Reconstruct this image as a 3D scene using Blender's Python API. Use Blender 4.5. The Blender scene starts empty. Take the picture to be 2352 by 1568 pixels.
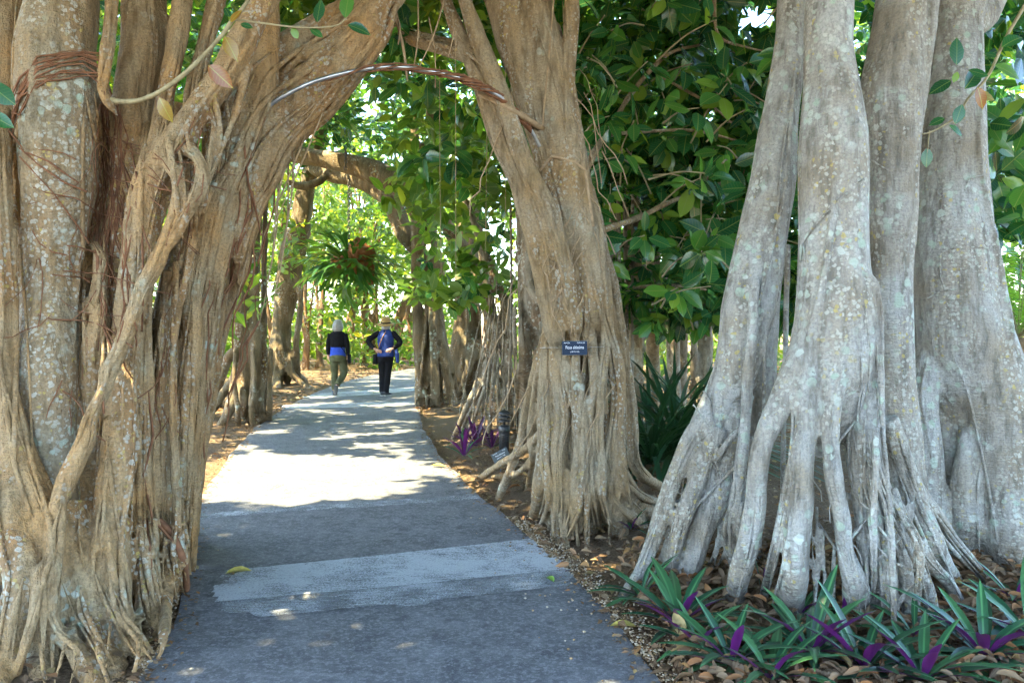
import bpy, bmesh, math, random
import numpy as np
from mathutils import Vector, Matrix
from mathutils.bvhtree import BVHTree

random.seed(7); rng = np.random.default_rng(7)
scene = bpy.context.scene
C = scene.collection

# ------------------------------------------------------------------ camera, sky, sun, exposure
CAM_H = 1.6
FPX, CX, HY = 1828.0, 1176.0, 740.0        # focal length, centre column and horizon row of the 2352 x 1568 view
cam_d = bpy.data.cameras.new('camera'); cam = bpy.data.objects.new('camera', cam_d); C.objects.link(cam)
cam.location = (0, 0, CAM_H); cam.rotation_euler = (math.radians(90), 0, 0)
cam_d.sensor_width = 36; cam_d.lens = 36*FPX/2352; cam_d.shift_y = -(784-HY)/2352
cam_d.clip_end = 2000; cam_d.clip_start = 0.05
scene.camera = cam

SUN = Vector((-0.62, -0.27, 0.92)).normalized()      # direction towards the sun
world = bpy.data.worlds.new('World'); scene.world = world; world.use_nodes = True
wn = world.node_tree; wn.nodes.clear()
sky = wn.nodes.new('ShaderNodeTexSky'); sky.sky_type = 'NISHITA'; sky.sun_disc = False
sky.sun_elevation = math.asin(SUN.z); sky.sun_rotation = math.atan2(SUN.x, SUN.y)
sky.air_density = 1.0; sky.dust_density = 0.6; sky.ozone_density = 2.0
bg = wn.nodes.new('ShaderNodeBackground'); bg.inputs[1].default_value = 0.15
wo = wn.nodes.new('ShaderNodeOutputWorld')
wn.links.new(sky.outputs[0], bg.inputs[0]); wn.links.new(bg.outputs[0], wo.inputs[0])
sl = bpy.data.lights.new('sun', 'SUN'); sl.energy = 3.7; sl.angle = math.radians(0.53); sl.color = (1.0, 0.87, 0.54)
so = bpy.data.objects.new('sun', sl); C.objects.link(so); so.location = SUN*40
so.rotation_euler = SUN.to_track_quat('Z', 'Y').to_euler()
scene.view_settings.view_transform = 'Standard'; scene.view_settings.look = 'None'
scene.view_settings.exposure = 3.5; scene.view_settings.gamma = 1.0
scene.render.engine = 'CYCLES'
scene.cycles.use_adaptive_sampling = True; scene.cycles.adaptive_threshold = 0.03
scene.cycles.max_bounces = 6; scene.cycles.diffuse_bounces = 3; scene.cycles.glossy_bounces = 2
scene.cycles.transmission_bounces = 4; scene.cycles.transparent_max_bounces = 4
scene.cycles.use_denoising = True
scene.cycles.sample_clamp_indirect = 6.0

# ------------------------------------------------------------------ helpers
def W(px, py, d):
    "a point seen at (px, py) standing d metres ahead; d = 0 means where that sight line meets the ground"
    if d == 0: d = FPX*(CAM_H+0.04)/max(py-HY, 20)
    return Vector(((px-CX)/FPX*d, d, CAM_H-(py-HY)/FPX*d))
def ground(px, py):
    d = FPX*CAM_H/(py-HY); return Vector(((px-CX)/FPX*d, d, 0))
def ray(px, py): return Vector(((px-CX)/FPX, 1.0, -(py-HY)/FPX)).normalized()

def empty(name, loc, label, cat, group=None):
    o = bpy.data.objects.new(name, None); C.objects.link(o); o.location = loc; o.empty_display_size = 0.2
    o['label'] = label; o['category'] = cat
    if group: o['group'] = group
    return o
def link(name, me, mat, parent=None, world_coords=True, kind=None):
    o = bpy.data.objects.new(name, me); C.objects.link(o)
    if mat is not None and len(me.materials) == 0: me.materials.append(mat)
    if parent is not None:
        o.parent = parent
        if world_coords: o.location = -world_loc(parent)
    if kind: o['kind'] = kind
    return o
def world_loc(o):
    v = Vector(o.location)
    while o.parent is not None: o = o.parent; v += Vector(o.location)
    return v
def tag(o, label, cat, group=None):
    o['label'] = label; o['category'] = cat
    if group: o['group'] = group
    return o
def mesh_py(name, vs, fs, smooth=True):
    me = bpy.data.meshes.new(name); me.from_pydata([tuple(v) for v in vs], [], fs); me.update()
    if smooth: me.polygons.foreach_set('use_smooth', [True]*len(me.polygons))
    return me
class MB:
    def __init__(s): s.v = []; s.f = []
    def add(s, vs, fs):
        n = len(s.v); s.v.extend(vs); s.f.extend([[i+n for i in f] for f in fs]); return s
    def box(s, c, size, rz=0):
        x, y, z = [q/2 for q in size]; R = Matrix.Rotation(rz, 3, 'Z')
        vs = [R @ Vector((a*x, b*y, e*z)) + Vector(c) for a in (-1, 1) for b in (-1, 1) for e in (-1, 1)]
        return s.add(vs, [(0,1,3,2),(4,6,7,5),(0,4,5,1),(2,3,7,6),(0,2,6,4),(1,5,7,3)])
    def lathe(s, prof, c=(0,0,0), n=20):
        vs = []; fs = []; c = Vector(c)
        for r, z in prof:
            for k in range(n):
                a = 2*math.pi*k/n; vs.append(c+Vector((r*math.cos(a), r*math.sin(a), z)))
        for j in range(len(prof)-1):
            for k in range(n):
                fs.append((j*n+k, j*n+(k+1) % n, (j+1)*n+(k+1) % n, (j+1)*n+k))
        fs.append(list(range(n))[::-1]); fs.append([(len(prof)-1)*n+k for k in range(n)])
        return s.add(vs, fs)
    def build(s, name, mat, parent=None, smooth=True, kind=None):
        return link(name, mesh_py(name, s.v, s.f, smooth), mat, parent, True, kind)

def resample(pts, rad, step=None):
    "Catmull-Rom through the points; returns dense points and radii"
    P = [Vector(p) for p in pts]; n = len(P)
    if n < 2: return P, rad
    out = []; ro = []
    for i in range(n-1):
        p0 = P[i-1] if i > 0 else P[0]*2-P[1]; p1 = P[i]; p2 = P[i+1]; p3 = P[i+2] if i+2 < n else P[-1]*2-P[-2]
        L = (p2-p1).length; st = step or max(0.6*min(rad[i], rad[i+1]), 0.02)
        m = max(1, min(40, int(L/st)))
        for k in range(m):
            t = k/m; t2 = t*t; t3 = t2*t
            out.append(0.5*((2*p1)+(p2-p0)*t+(2*p0-5*p1+4*p2-p3)*t2+(3*p1-p0-3*p2+p3)*t3))
            ro.append(rad[i]*(1-t)+rad[i+1]*t)
    out.append(P[-1]); ro.append(rad[-1]); return out, ro
def tube(mb, pts, rad, n=10, wob=0.0, step=None, flat=1.0):
    P, R = resample(pts, rad, step)
    m = len(P); ph = random.uniform(0, 50); vs = []; fs = []
    X = None
    for i in range(m):
        t = (P[min(i+1, m-1)]-P[max(i-1, 0)])
        t = t.normalized() if t.length > 1e-9 else Vector((0, 0, 1))
        if X is None:
            X = t.cross(Vector((0, 1, 0.01)));  X = X.normalized() if X.length > 1e-6 else Vector((1, 0, 0))
        X = (X-t*X.dot(t)).normalized(); Y = t.cross(X)
        r = R[i]*(1+wob*math.sin(ph+i*0.31)+0.6*wob*math.sin(ph*2+i*0.83))
        off = X*(wob*0.5*R[i]*math.sin(ph*3+i*0.21))
        for k in range(n):
            a = 2*math.pi*k/n
            q = r*(1+wob*0.8*math.sin(2*a+ph+i*0.1)+wob*0.5*math.sin(3*a-ph+i*0.17))
            vs.append(P[i]+off+X*(q*math.cos(a))+Y*(q*math.sin(a)*flat))
    for i in range(m-1):
        for k in range(n):
            fs.append((i*n+k, i*n+(k+1) % n, (i+1)*n+(k+1) % n, (i+1)*n+k))
    fs.append(list(range(n))[::-1]); fs.append([(m-1)*n+k for k in range(n)])
    mb.add(vs, fs)
def flutes(mb, pts, rad, k, lo=0.12, hi=0.3, twist=0.5):
    "ridges and grown-on roots running along a stem"
    P, R = resample(pts, rad, 0.1)
    m = len(P)
    for j in range(k):
        a0 = random.uniform(0, 6.28); tw = random.uniform(-twist, twist); i0 = random.randint(0, m//3); i1 = m-random.randint(0, m//5)
        q = []; rr = []; f = random.uniform(lo, hi); X = None; ph = random.uniform(0, 9)
        for i in range(i0, i1):
            t = (P[min(i+1, m-1)]-P[max(i-1, 0)]).normalized()
            X = t.cross(Vector((0, 1, 0.01))).normalized() if X is None else X
            X = (X-t*X.dot(t)).normalized(); Y = t.cross(X)
            a = a0+tw*(i-i0)*0.12+0.35*math.sin(ph+i*0.35)
            q.append(P[i]+(X*math.cos(a)+Y*math.sin(a))*R[i]*(1.0-0.1*f)); rr.append(max(0.006, R[i]*f*(0.8+0.25*math.sin(ph+i*0.5))))
        if len(q) > 2: tube(mb, q, rr, 7, 0.08, step=0.06)
def fuse(mb, voxel, smooth=4, name='trunk'):
    "melts overlapping stems into one skin"
    me = mesh_py('tmp', mb.v, mb.f, False); o = bpy.data.objects.new('tmp', me); C.objects.link(o)
    r = o.modifiers.new('r', 'REMESH'); r.mode = 'VOXEL'; r.voxel_size = voxel; r.use_smooth_shade = True
    if smooth:
        s = o.modifiers.new('s', 'SMOOTH'); s.factor = 0.5; s.iterations = smooth
    dg = bpy.context.evaluated_depsgraph_get(); dg.update()
    out = bpy.data.meshes.new_from_object(o.evaluated_get(dg)); out.name = name; out.materials.clear()
    bpy.data.objects.remove(o); bpy.data.meshes.remove(me)
    out.polygons.foreach_set('use_smooth', [True]*len(out.polygons))
    return out
def stem(mb, spec, wob=0.05, n=12, fl=0, lo=0.12, hi=0.3):
    "spec: (px, py, distance, width) along a stem"
    pts = []; rad = []
    for k, (px, py, d, w) in enumerate(spec):
        p = W(px, py, d); pts.append(p); rad.append(w/2/FPX*p.y)
    if spec[-1][2] != 0 and len(pts) > 2:      # an end that melts into the wood behind it
        v = (pts[-1]-pts[-2]).normalized(); r = rad[-1]
        pts += [pts[-1]+v*r*1.1+Vector((0, 0.35*r, 0)), pts[-1]+v*r*2.3+Vector((0, 0.9*r, 0))]; rad += [r*0.72, r*0.25]
    if spec[-1][2] == 0 and len(pts) > 1:      # a foot dives under the soil
        v = pts[-1]-pts[-2]; v = Vector((v.x, v.y, 0)); v = v.normalized()*min(v.length, 0.12) if v.length > 0 else v
        pts.append(pts[-1]+v+Vector((0, 0, -0.09))); rad.append(rad[-1]*0.6)
    tube(mb, pts, rad, n, wob)
    if fl: flutes(mb, pts, rad, fl, lo, hi)
def bvh_of(me):
    vs = [v.co.copy() for v in me.vertices]; return BVHTree.FromPolygons(vs, [tuple(p.vertices) for p in me.polygons])
def drape(mb, bvh, pix, w, dfall, lift=0.4, n=6, wob=0.1, taper=False):
    "a thin root lying on the bark along a sight path"
    pts = []; rad = []; last = dfall
    dens = []
    for a, b in zip(pix[:-1], pix[1:]):
        m = max(1, int(math.hypot(b[0]-a[0], b[1]-a[1])/14))
        for k in range(m): t = k/m; dens.append((a[0]+(b[0]-a[0])*t, a[1]+(b[1]-a[1])*t))
    dens.append(pix[-1])
    ds = []
    for px, py in dens:
        h = bvh.ray_cast(Vector((0, 0, CAM_H)), ray(px, py), 20)
        if h[0] is not None and h[0].y < dfall+1.2: last = h[0].y
        ds.append(last)
    ds = [min(ds[max(0, i-1):i+2]) for i in range(len(ds))]
    ds = [sum(ds[max(0, i-2):i+3])/len(ds[max(0, i-2):i+3]) for i in range(len(ds))]
    for (px, py), d in zip(dens, ds):
        r = w/2/FPX*d; pts.append(W(px, py, d-r*lift)); rad.append(r)
    if taper:
        m = len(rad)
        for i in range(m):
            e = min(1, (i+0.6)/5, (m-i-0.4)/5); rad[i] *= e; pts[i].y += (1-e)*w/2/FPX*4
    tube(mb, pts, rad, n, wob, step=0.03)

def ribs(mb, bvh, specs, per, lo, hi, dlim, ylo=-1e9):
    "slim strands grown onto the skin, following each stem"
    for sp, fl in specs:
        for q in range(per if len(sp) > 4 else per//2):
            i0 = random.randint(0, max(0, len(sp)-4)); i1 = random.randint(i0+3, len(sp)) if i0+3 < len(sp) else len(sp)
            o0 = random.uniform(-0.42, 0.42); ph = random.uniform(0, 6); am = random.uniform(0.05, 0.22); pix = []; ww = 0
            for j in range(i0, i1):
                px, py, d, w = sp[j]; ww = max(ww, w); pix.append((px+w*(o0+am*math.sin(ph+j*0.9)), py))
            if len(pix) < 3 or max(p[1] for p in pix) < ylo: continue
            P_, R_ = resample([Vector((a, b, 0)) for a, b in pix], [1]*len(pix), 16)
            drape(mb, bvh, [(v.x, v.y) for v in P_], random.uniform(lo, hi), dlim+0.4, -0.25, 8, 0.1, True)
# ------------------------------------------------------------------ materials
def nt(name):
    m = bpy.data.materials.new(name); m.use_nodes = True; t = m.node_tree
    return m, t, t.nodes['Principled BSDF']
def N(t, kind, **kw):
    n = t.nodes.new(kind)
    for k, v in kw.items():
        if k.startswith('i_'): n.inputs[k[2:].replace('_', ' ')].default_value = v
        else: setattr(n, k, v)
    return n
def ramp(t, src, stops, interp='LINEAR'):
    r = t.nodes.new('ShaderNodeValToRGB'); e = r.color_ramp.elements; r.color_ramp.interpolation = interp
    while len(e) < len(stops): e.new(0.5)
    for q, (p, c) in zip(e, stops):
        q.position = p; q.color = (c[0], c[1], c[2], 1) if not isinstance(c, (int, float)) else (c, c, c, 1)
    t.links.new(src, r.inputs[0]); return r.outputs[0]
def mixc(t, fac, a, b, mode='MIX'):
    m = t.nodes.new('ShaderNodeMix'); m.data_type = 'RGBA'; m.blend_type = mode
    for sock, v in ((0, fac), (6, a), (7, b)):
        if hasattr(v, 'links'): t.links.new(v, m.inputs[sock])
        else: m.inputs[sock].default_value = (v[0], v[1], v[2], 1) if isinstance(v, (tuple, list)) else v
    return m.outputs[2]
def coord(t, scale=(1, 1, 1)):
    g = t.nodes.new('ShaderNodeNewGeometry'); m = t.nodes.new('ShaderNodeMapping'); m.inputs['Scale'].default_value = scale
    t.links.new(g.outputs['Position'], m.inputs[0]); return m.outputs[0]
def noise(t, vec, scale, detail=4, rough=0.55, dist=0.0):
    n = t.nodes.new('ShaderNodeTexNoise'); n.inputs['Scale'].default_value = scale; n.inputs['Detail'].default_value = detail
    n.inputs['Roughness'].default_value = rough; n.inputs['Distortion'].default_value = dist
    t.links.new(vec, n.inputs['Vector']); return n.outputs[0]
def math_n(t, op, a, b=0.5):
    m = t.nodes.new('ShaderNodeMath'); m.operation = op
    for k, v in ((0, a), (1, b)):
        if hasattr(v, 'links'): t.links.new(v, m.inputs[k])
        else: m.inputs[k].default_value = v
    return m.outputs[0]
def bark(name, tan, grey, lichen=0.5, green=0.4, yellow=0.15, seed=0.0, rust=(0.26, 0.12, 0.045), rustamt=0.5, sc=1.0):
    m, t, b = nt(name)
    p = coord(t); ps = coord(t, (1, 1, 0.22))
    big = noise(t, p, 2.1*sc+seed*0.3, 3, 0.6); streak = noise(t, ps, 17*sc, 4, 0.68); fine = noise(t, p, 75*sc, 2, 0.7); mid = noise(t, ps, 5.3*sc+seed, 2, 0.6)
    col = mixc(t, ramp(t, big, [(0.36, 0.0), (0.62, 1.0)]), tan, grey)
    col = mixc(t, math_n(t, 'MULTIPLY', ramp(t, mid, [(0.5, 0.0), (0.70, 1.0)]), rustamt), col, rust)
    col = mixc(t, ramp(t, streak, [(0.34, 0.75), (0.54, 0.0)]), col, tuple(0.34*q for q in tan))
    col = mixc(t, ramp(t, fine, [(0.34, 0.5), (0.58, 0.0)]), col, tuple(0.42*q for q in grey))
    nn = t.nodes.new('ShaderNodeTexNoise'); nn.inputs['Scale'].default_value = 38*sc; nn.inputs['Detail'].default_value = 1
    t.links.new(p, nn.inputs['Vector'])
    sv = t.nodes.new('ShaderNodeVectorMath'); sv.operation = 'SCALE'; sv.inputs['Scale'].default_value = 0.022/sc
    wv = t.nodes.new('ShaderNodeVectorMath'); wv.operation = 'ADD'
    t.links.new(nn.outputs['Color'], sv.inputs[0]); t.links.new(p, wv.inputs[0]); t.links.new(sv.outputs[0], wv.inputs[1])
    def spots(scale, thr, soft, reg, lo, hi):
        "crusty lichen spots"
        v = t.nodes.new('ShaderNodeTexVoronoi'); v.inputs['Scale'].default_value = scale; t.links.new(wv.outputs[0], v.inputs['Vector'])
        sep = t.nodes.new('ShaderNodeSeparateColor'); t.links.new(v.outputs['Color'], sep.inputs[0])
        d = math_n(t, 'SUBTRACT', math_n(t, 'MULTIPLY', sep.outputs[0], thr), v.outputs['Distance'])
        return math_n(t, 'MULTIPLY', ramp(t, d, [(0.0, 0.0), (soft, 1.0)]), ramp(t, reg, [(lo, 0.0), (hi, 1.0)])), sep
    s1, r1 = spots(46*sc, 0.78, 0.16, mid, 0.60-0.3*lichen, 0.72-0.3*lichen)
    col = mixc(t, math_n(t, 'MULTIPLY', s1, 0.62), col, mixc(t, ramp(t, r1.outputs[2], [(max(0.0, 1-yellow-0.02), 0.0), (1-yellow+0.02, 1.0)]), mixc(t, r1.outputs[1], (0.50, 0.49, 0.42), (0.34, 0.35, 0.29)), (0.42, 0.33, 0.09)))
    s2, r2 = spots(19*sc, 0.64, 0.12, big, 0.66-0.3*green, 0.76-0.3*green)
    c2 = mixc(t, r2.outputs[1], (0.30, 0.39, 0.29), (0.47, 0.50, 0.44))
    col = mixc(t, math_n(t, 'MULTIPLY', s2, 0.7), col, c2)
    t.links.new(col, b.inputs['Base Color']); b.inputs['Roughness'].default_value = 0.85; b.inputs['Specular IOR Level'].default_value = 0.25
    ring = noise(t, coord(t, (1, 1, 6)), 11*sc, 2, 0.6)
    h = math_n(t, 'ADD', math_n(t, 'MULTIPLY', ring, 0.5), math_n(t, 'ADD', streak, math_n(t, 'MULTIPLY', fine, 0.4)))
    bp = t.nodes.new('ShaderNodeBump'); bp.inputs['Strength'].default_value = 0.9; bp.inputs['Distance'].default_value = 0.03
    t.links.new(h, bp.inputs['Height']); t.links.new(bp.outputs[0], b.inputs['Normal'])
    return m
def simple(name, col, rough=0.6, var=0.25, scale=30, spec=0.3, bump=0.0, metal=0.0):
    m, t, b = nt(name); p = coord(t)
    n = noise(t, p, scale, 4, 0.6)
    c = mixc(t, ramp(t, n, [(0.3, 0.0), (0.7, 1.0)]), tuple(q*(1-var) for q in col), tuple(min(1, q*(1+var)) for q in col))
    t.links.new(c, b.inputs['Base Color']); b.inputs['Roughness'].default_value = rough; b.inputs['Specular IOR Level'].default_value = spec
    b.inputs['Metallic'].default_value = metal
    if bump:
        bp = t.nodes.new('ShaderNodeBump'); bp.inputs['Strength'].default_value = bump; bp.inputs['Distance'].default_value = 0.01
        t.links.new(n, bp.inputs['Height']); t.links.new(bp.outputs[0], b.inputs['Normal'])
    return m
def leafmat(name, stops, obj_random=False, trans=0.32, rough=0.24, tcol=(2.6, 2.4, 1.0), rib=(0.16, 0.22, 0.06), under=None, veins=True, spec=0.5):
    m, t, b = nt(name)
    if obj_random:
        src = t.nodes.new('ShaderNodeObjectInfo').outputs['Random']
    else:
        a = t.nodes.new('ShaderNodeAttribute'); a.attribute_name = 'rnd'; src = a.outputs['Fac']
    col = ramp(t, src, stops)
    uv = t.nodes.new('ShaderNodeUVMap'); uv.uv_map = 'uv'
    sep = t.nodes.new('ShaderNodeSeparateXYZ'); t.links.new(uv.outputs[0], sep.inputs[0])
    au = math_n(t, 'ABSOLUTE', math_n(t, 'SUBTRACT', sep.outputs[0], 0.5))
    ribm = ramp(t, au, [(0.006, 1.0), (0.02, 0.0)])
    if veins:
        ph = math_n(t, 'SUBTRACT', math_n(t, 'MULTIPLY', sep.outputs[1], 9.0), math_n(t, 'MULTIPLY', au, 5.0))
        v = math_n(t, 'ABSOLUTE', math_n(t, 'SUBTRACT', math_n(t, 'FRACT', ph), 0.5))
        ribm = math_n(t, 'MAXIMUM', ribm, ramp(t, v, [(0.0, 0.35), (0.10, 0.0)]))
    col = mixc(t, math_n(t, 'MULTIPLY', ribm, 0.75), col, rib)
    if under is not None:
        g = t.nodes.new('ShaderNodeNewGeometry'); col = mixc(t, g.outputs['Backfacing'], col, under)
    t.links.new(col, b.inputs['Base Color']); b.inputs['Roughness'].default_value = rough; b.inputs['Specular IOR Level'].default_value = spec
    tr = t.nodes.new('ShaderNodeBsdfTranslucent'); t.links.new(mixc(t, 1.0, col, tcol, 'MULTIPLY'), tr.inputs[0])
    mx = t.nodes.new('ShaderNodeMixShader'); mx.inputs[0].default_value = trans
    t.links.new(b.outputs[0], mx.inputs[1]); t.links.new(tr.outputs[0], mx.inputs[2])
    t.links.new(mx.outputs[0], t.nodes['Material Output'].inputs[0])
    return m

M = {}
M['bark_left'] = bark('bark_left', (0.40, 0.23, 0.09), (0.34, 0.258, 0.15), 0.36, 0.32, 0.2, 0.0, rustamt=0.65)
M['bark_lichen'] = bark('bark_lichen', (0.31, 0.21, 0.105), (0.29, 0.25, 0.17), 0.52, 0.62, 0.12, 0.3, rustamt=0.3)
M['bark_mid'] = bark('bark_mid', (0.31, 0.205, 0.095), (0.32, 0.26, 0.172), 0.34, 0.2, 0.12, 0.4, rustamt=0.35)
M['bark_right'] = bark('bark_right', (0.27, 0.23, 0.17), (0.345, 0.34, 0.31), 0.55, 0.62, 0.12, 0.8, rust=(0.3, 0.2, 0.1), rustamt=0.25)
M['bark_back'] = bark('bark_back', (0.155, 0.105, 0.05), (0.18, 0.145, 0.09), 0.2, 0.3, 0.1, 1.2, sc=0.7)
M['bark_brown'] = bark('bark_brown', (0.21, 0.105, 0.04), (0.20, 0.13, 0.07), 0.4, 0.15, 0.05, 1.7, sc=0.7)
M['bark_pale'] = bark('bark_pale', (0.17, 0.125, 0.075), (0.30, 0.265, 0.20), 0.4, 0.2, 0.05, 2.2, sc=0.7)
M['rootlet'] = simple('rootlet', (0.17, 0.075, 0.035), 0.8, 0.35, 25)
M['rootlet_tan'] = simple('rootlet_tan', (0.30, 0.21, 0.12), 0.8, 0.3, 25)
M['twig'] = simple('twig', (0.26, 0.22, 0.12), 0.7, 0.3, 20)
G0, G1, G2, G3 = (0.010, 0.050, 0.022), (0.022, 0.102, 0.032), (0.06, 0.165, 0.028), (0.16, 0.25, 0.032)
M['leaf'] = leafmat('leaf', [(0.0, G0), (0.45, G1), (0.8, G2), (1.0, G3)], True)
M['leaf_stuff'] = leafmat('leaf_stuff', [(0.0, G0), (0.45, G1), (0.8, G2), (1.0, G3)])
M['leaf_bright'] = leafmat('leaf_bright', [(0.0, (0.03, 0.085, 0.015)), (0.5, (0.075, 0.15, 0.022)), (0.9, (0.16, 0.22, 0.035)), (1.0, (0.3, 0.25, 0.03))], trans=0.45, rough=0.45)  # leaf greens in a brighter range, sunlit look of far foliage put into colour
M['leaf_yellow'] = leafmat('leaf_yellow', [(0.0, (0.20, 0.19, 0.03)), (0.5, (0.24, 0.15, 0.025)), (1.0, (0.22, 0.08, 0.025))], True, rib=(0.32, 0.36, 0.08))
M['litter'] = leafmat('litter', [(0.0, (0.07, 0.038, 0.02)), (0.35, (0.15, 0.09, 0.048)), (0.7, (0.25, 0.18, 0.11)), (0.9, (0.27, 0.12, 0.045)), (1.0, (0.34, 0.26, 0.11))], trans=0.12, rough=0.75, tcol=(1.5, 1.2, 0.8), rib=(0.3, 0.22, 0.12), veins=False, spec=0.2)

# ------------------------------------------------------------------ leaf geometry
def leaf_template(rows, curl=0.16, fold=0.16):
    "rows: (v, half width); length along +Y, top side +Z"
    vs = []; uv = []; fs = []
    idx = []
    for v, w in rows:
        z = -curl*v*v
        if w < 1e-6: idx.append([len(vs)]); vs.append((0, v, z)); uv.append((0.5, v))
        else:
            idx.append([len(vs), len(vs)+1, len(vs)+2])
            for s in (-1, 0, 1): vs.append((s*w, v, z+abs(s)*fold*w)); uv.append((0.5+s*0.5*min(1, w*2.2), v))
    for a, b in zip(idx[:-1], idx[1:]):
        if len(a) == 3 and len(b) == 3:
            fs += [(a[0], a[1], b[1], b[0]), (a[1], a[2], b[2], b[1])]
        elif len(a) == 1: fs += [(a[0], b[1], b[0]), (a[0], b[2], b[1])]
        else: fs += [(a[0], a[1], b[0]), (a[1], a[2], b[0])]
    return np.array(vs, float), np.array(uv, float), fs
T_HI = leaf_template([(0, 0.0), (0.10, 0.12), (0.3, 0.245), (0.55, 0.265), (0.78, 0.18), (0.92, 0.06), (1, 0)])
T_MID = leaf_template([(0, 0.0), (0.22, 0.22), (0.6, 0.26), (0.88, 0.11), (1, 0)])
T_LO = leaf_template([(0, 0.0), (0.45, 0.24), (1, 0)])
T_DRY = leaf_template([(0, 0.0), (0.12, 0.12), (0.35, 0.18), (0.6, 0.18), (0.85, 0.09), (1, 0)], 0.4, 0.9)
T_STRAP = leaf_template([(0, 0.022), (0.2, 0.05), (0.5, 0.062), (0.8, 0.04), (1, 0)], 0.3, 0.5)
def tmpl_mesh(name, T, mat):
    me = bpy.data.meshes.new(name); me.from_pydata([tuple(v) for v in T[0]], [], T[2]); me.update()
    ul = me.uv_layers.new(name='uv')
    for l in me.loops: ul.data[l.index].uv = T[1][l.vertex_index]
    me.polygons.foreach_set('use_smooth', [True]*len(me.polygons)); me.materials.append(mat); return me
def frames(Dn, Nn):
    D = Dn/np.linalg.norm(Dn, axis=1, keepdims=True)
    Z = Nn-D*np.sum(Nn*D, 1, keepdims=True); Z /= np.maximum(np.linalg.norm(Z, axis=1, keepdims=True), 1e-6)
    X = np.cross(D, Z); return X, D, Z
def leaves_mesh(name, P, D, Nn, L, rnd, T, wid=1.0):
    P = np.asarray(P); n = len(P); X, Y, Z = frames(np.asarray(D), np.asarray(Nn)); L = np.asarray(L)[:, None, None]
    tv = T[0]; k = len(tv)
    V = P[:, None, :]+L*(tv[None, :, 0:1]*wid*X[:, None, :]+tv[None, :, 1:2]*Y[:, None, :]+tv[None, :, 2:3]*Z[:, None, :])
    V = V.reshape(-1, 3)
    lt = np.array([i for f in T[2] for i in f]); cnt = np.array([len(f) for f in T[2]])
    loops = (lt[None, :]+(np.arange(n)*k)[:, None]).ravel()
    tot = np.tile(cnt, n); starts = np.concatenate([[0], np.cumsum(tot)[:-1]])
    me = bpy.data.meshes.new(name)
    me.vertices.add(n*k); me.vertices.foreach_set('co', V.ravel())
    me.loops.add(len(loops)); me.loops.foreach_set('vertex_index', loops.astype(np.int32))
    me.polygons.add(len(tot)); me.polygons.foreach_set('loop_start', starts.astype(np.int32))
    try: me.polygons.foreach_set('loop_total', tot.astype(np.int32))
    except Exception: pass
    me.polygons.foreach_set('use_smooth', np.ones(len(tot), bool))
    ul = me.uv_layers.new(name='uv'); ul.data.foreach_set('uv', np.tile(T[1][lt], (n, 1)).ravel())
    at = me.attributes.new('rnd', 'FLOAT', 'POINT'); at.data.foreach_set('value', np.repeat(np.asarray(rnd), k).astype(np.float32))
    me.update(); me.validate(); return me
def unit(a): return a/np.maximum(np.linalg.norm(a, axis=-1, keepdims=True), 1e-9)
def whorls(tips, axes, k, size, spread=1.1, droop=0.35, jit=0.25):
    "leaf rosettes at twig tips"
    m = len(tips); tips = np.repeat(tips, k, 0); ax = np.repeat(unit(axes), k, 0)
    ref = np.tile(np.array([[0.3, 0.5, 0.8]]), (m*k, 1)); u = unit(np.cross(ax, ref)); v = np.cross(ax, u)
    ang = np.tile(np.arange(k)*2.4, m)+np.repeat(rng.uniform(0, 6.28, m), k)+rng.normal(0, 0.2, m*k)
    sp = spread*rng.uniform(0.55, 1.25, m*k)
    rad = u*np.cos(ang)[:, None]+v*np.sin(ang)[:, None]
    D = ax*np.cos(sp)[:, None]+rad*np.sin(sp)[:, None]; D[:, 2] -= droop*rng.uniform(0.3, 1.6, m*k); D = unit(D)
    Nn = ax-rad*0.2+rng.normal(0, jit, (m*k, 3)); Nn[:, 2] += 0.35
    L = size*rng.uniform(0.65, 1.2, m*k)
    P = tips+D*(L*0.22)[:, None]-ax*(rng.uniform(0, 0.10, m*k))[:, None]
    return P, D, Nn, L
SUNV = np.array(SUN)
def foot(P): return P-SUNV[None, :]*(P[:, 2:3]/SUNV[2])   # where a leaf's shadow falls on the ground
def lattice_noise(xy, f, seed):
    x = xy[:, 0]*f+seed*7.1; y = xy[:, 1]*f+seed*3.3
    return 0.5+0.25*(np.sin(x*1.0+1.7*np.sin(y*0.9))+np.sin(y*1.3+1.4*np.sin(x*1.1+seed)))
def sun_gap(P):
    "True where the canopy has leaves; open where the big gap over the path and the smaller gaps lie"
    g = foot(P)[:, :2]; keep = np.ones(len(g), bool)
    e = ((g[:, 0]+2.55)/1.95)**2+((g[:, 1]-8.35)/1.3)**2
    keep &= ~(e < 0.78+0.75*lattice_noise(g, 3.1, 1.0))
    for cx_, cy_, r in ((-1.05, 5.85, 0.17), (-0.42, 5.6, 0.12), (0.1, 5.95, 0.16), (0.42, 5.9, 0.13), (-0.8, 5.45, 0.12), (0.55, 5.3, 0.16), (0.35, 6.5, 0.2), (0.2, 7.1, 0.25)):
        keep &= ((g[:, 0]-cx_)**2+(g[:, 1]-cy_)**2) > r*r
    far = (g[:, 1] > 9.2)
    keep &= ~(far & (lattice_noise(g, 3.4, 2.0) > 0.75-0.012*(np.clip(g[:, 1], 9, 24)-9)))
    keep &= ~((g[:, 1] > 17) & (rng.random(len(g)) < 0.2))
    return keep
leaf_me = tmpl_mesh('leaf', T_HI, M['leaf'])
leaf_me2 = tmpl_mesh('leaf', leaf_template([(0, 0.0), (0.10, 0.09), (0.3, 0.23), (0.55, 0.25), (0.78, 0.17), (0.92, 0.06), (1, 0)], 0.35, 0.35), M['leaf'])
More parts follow.
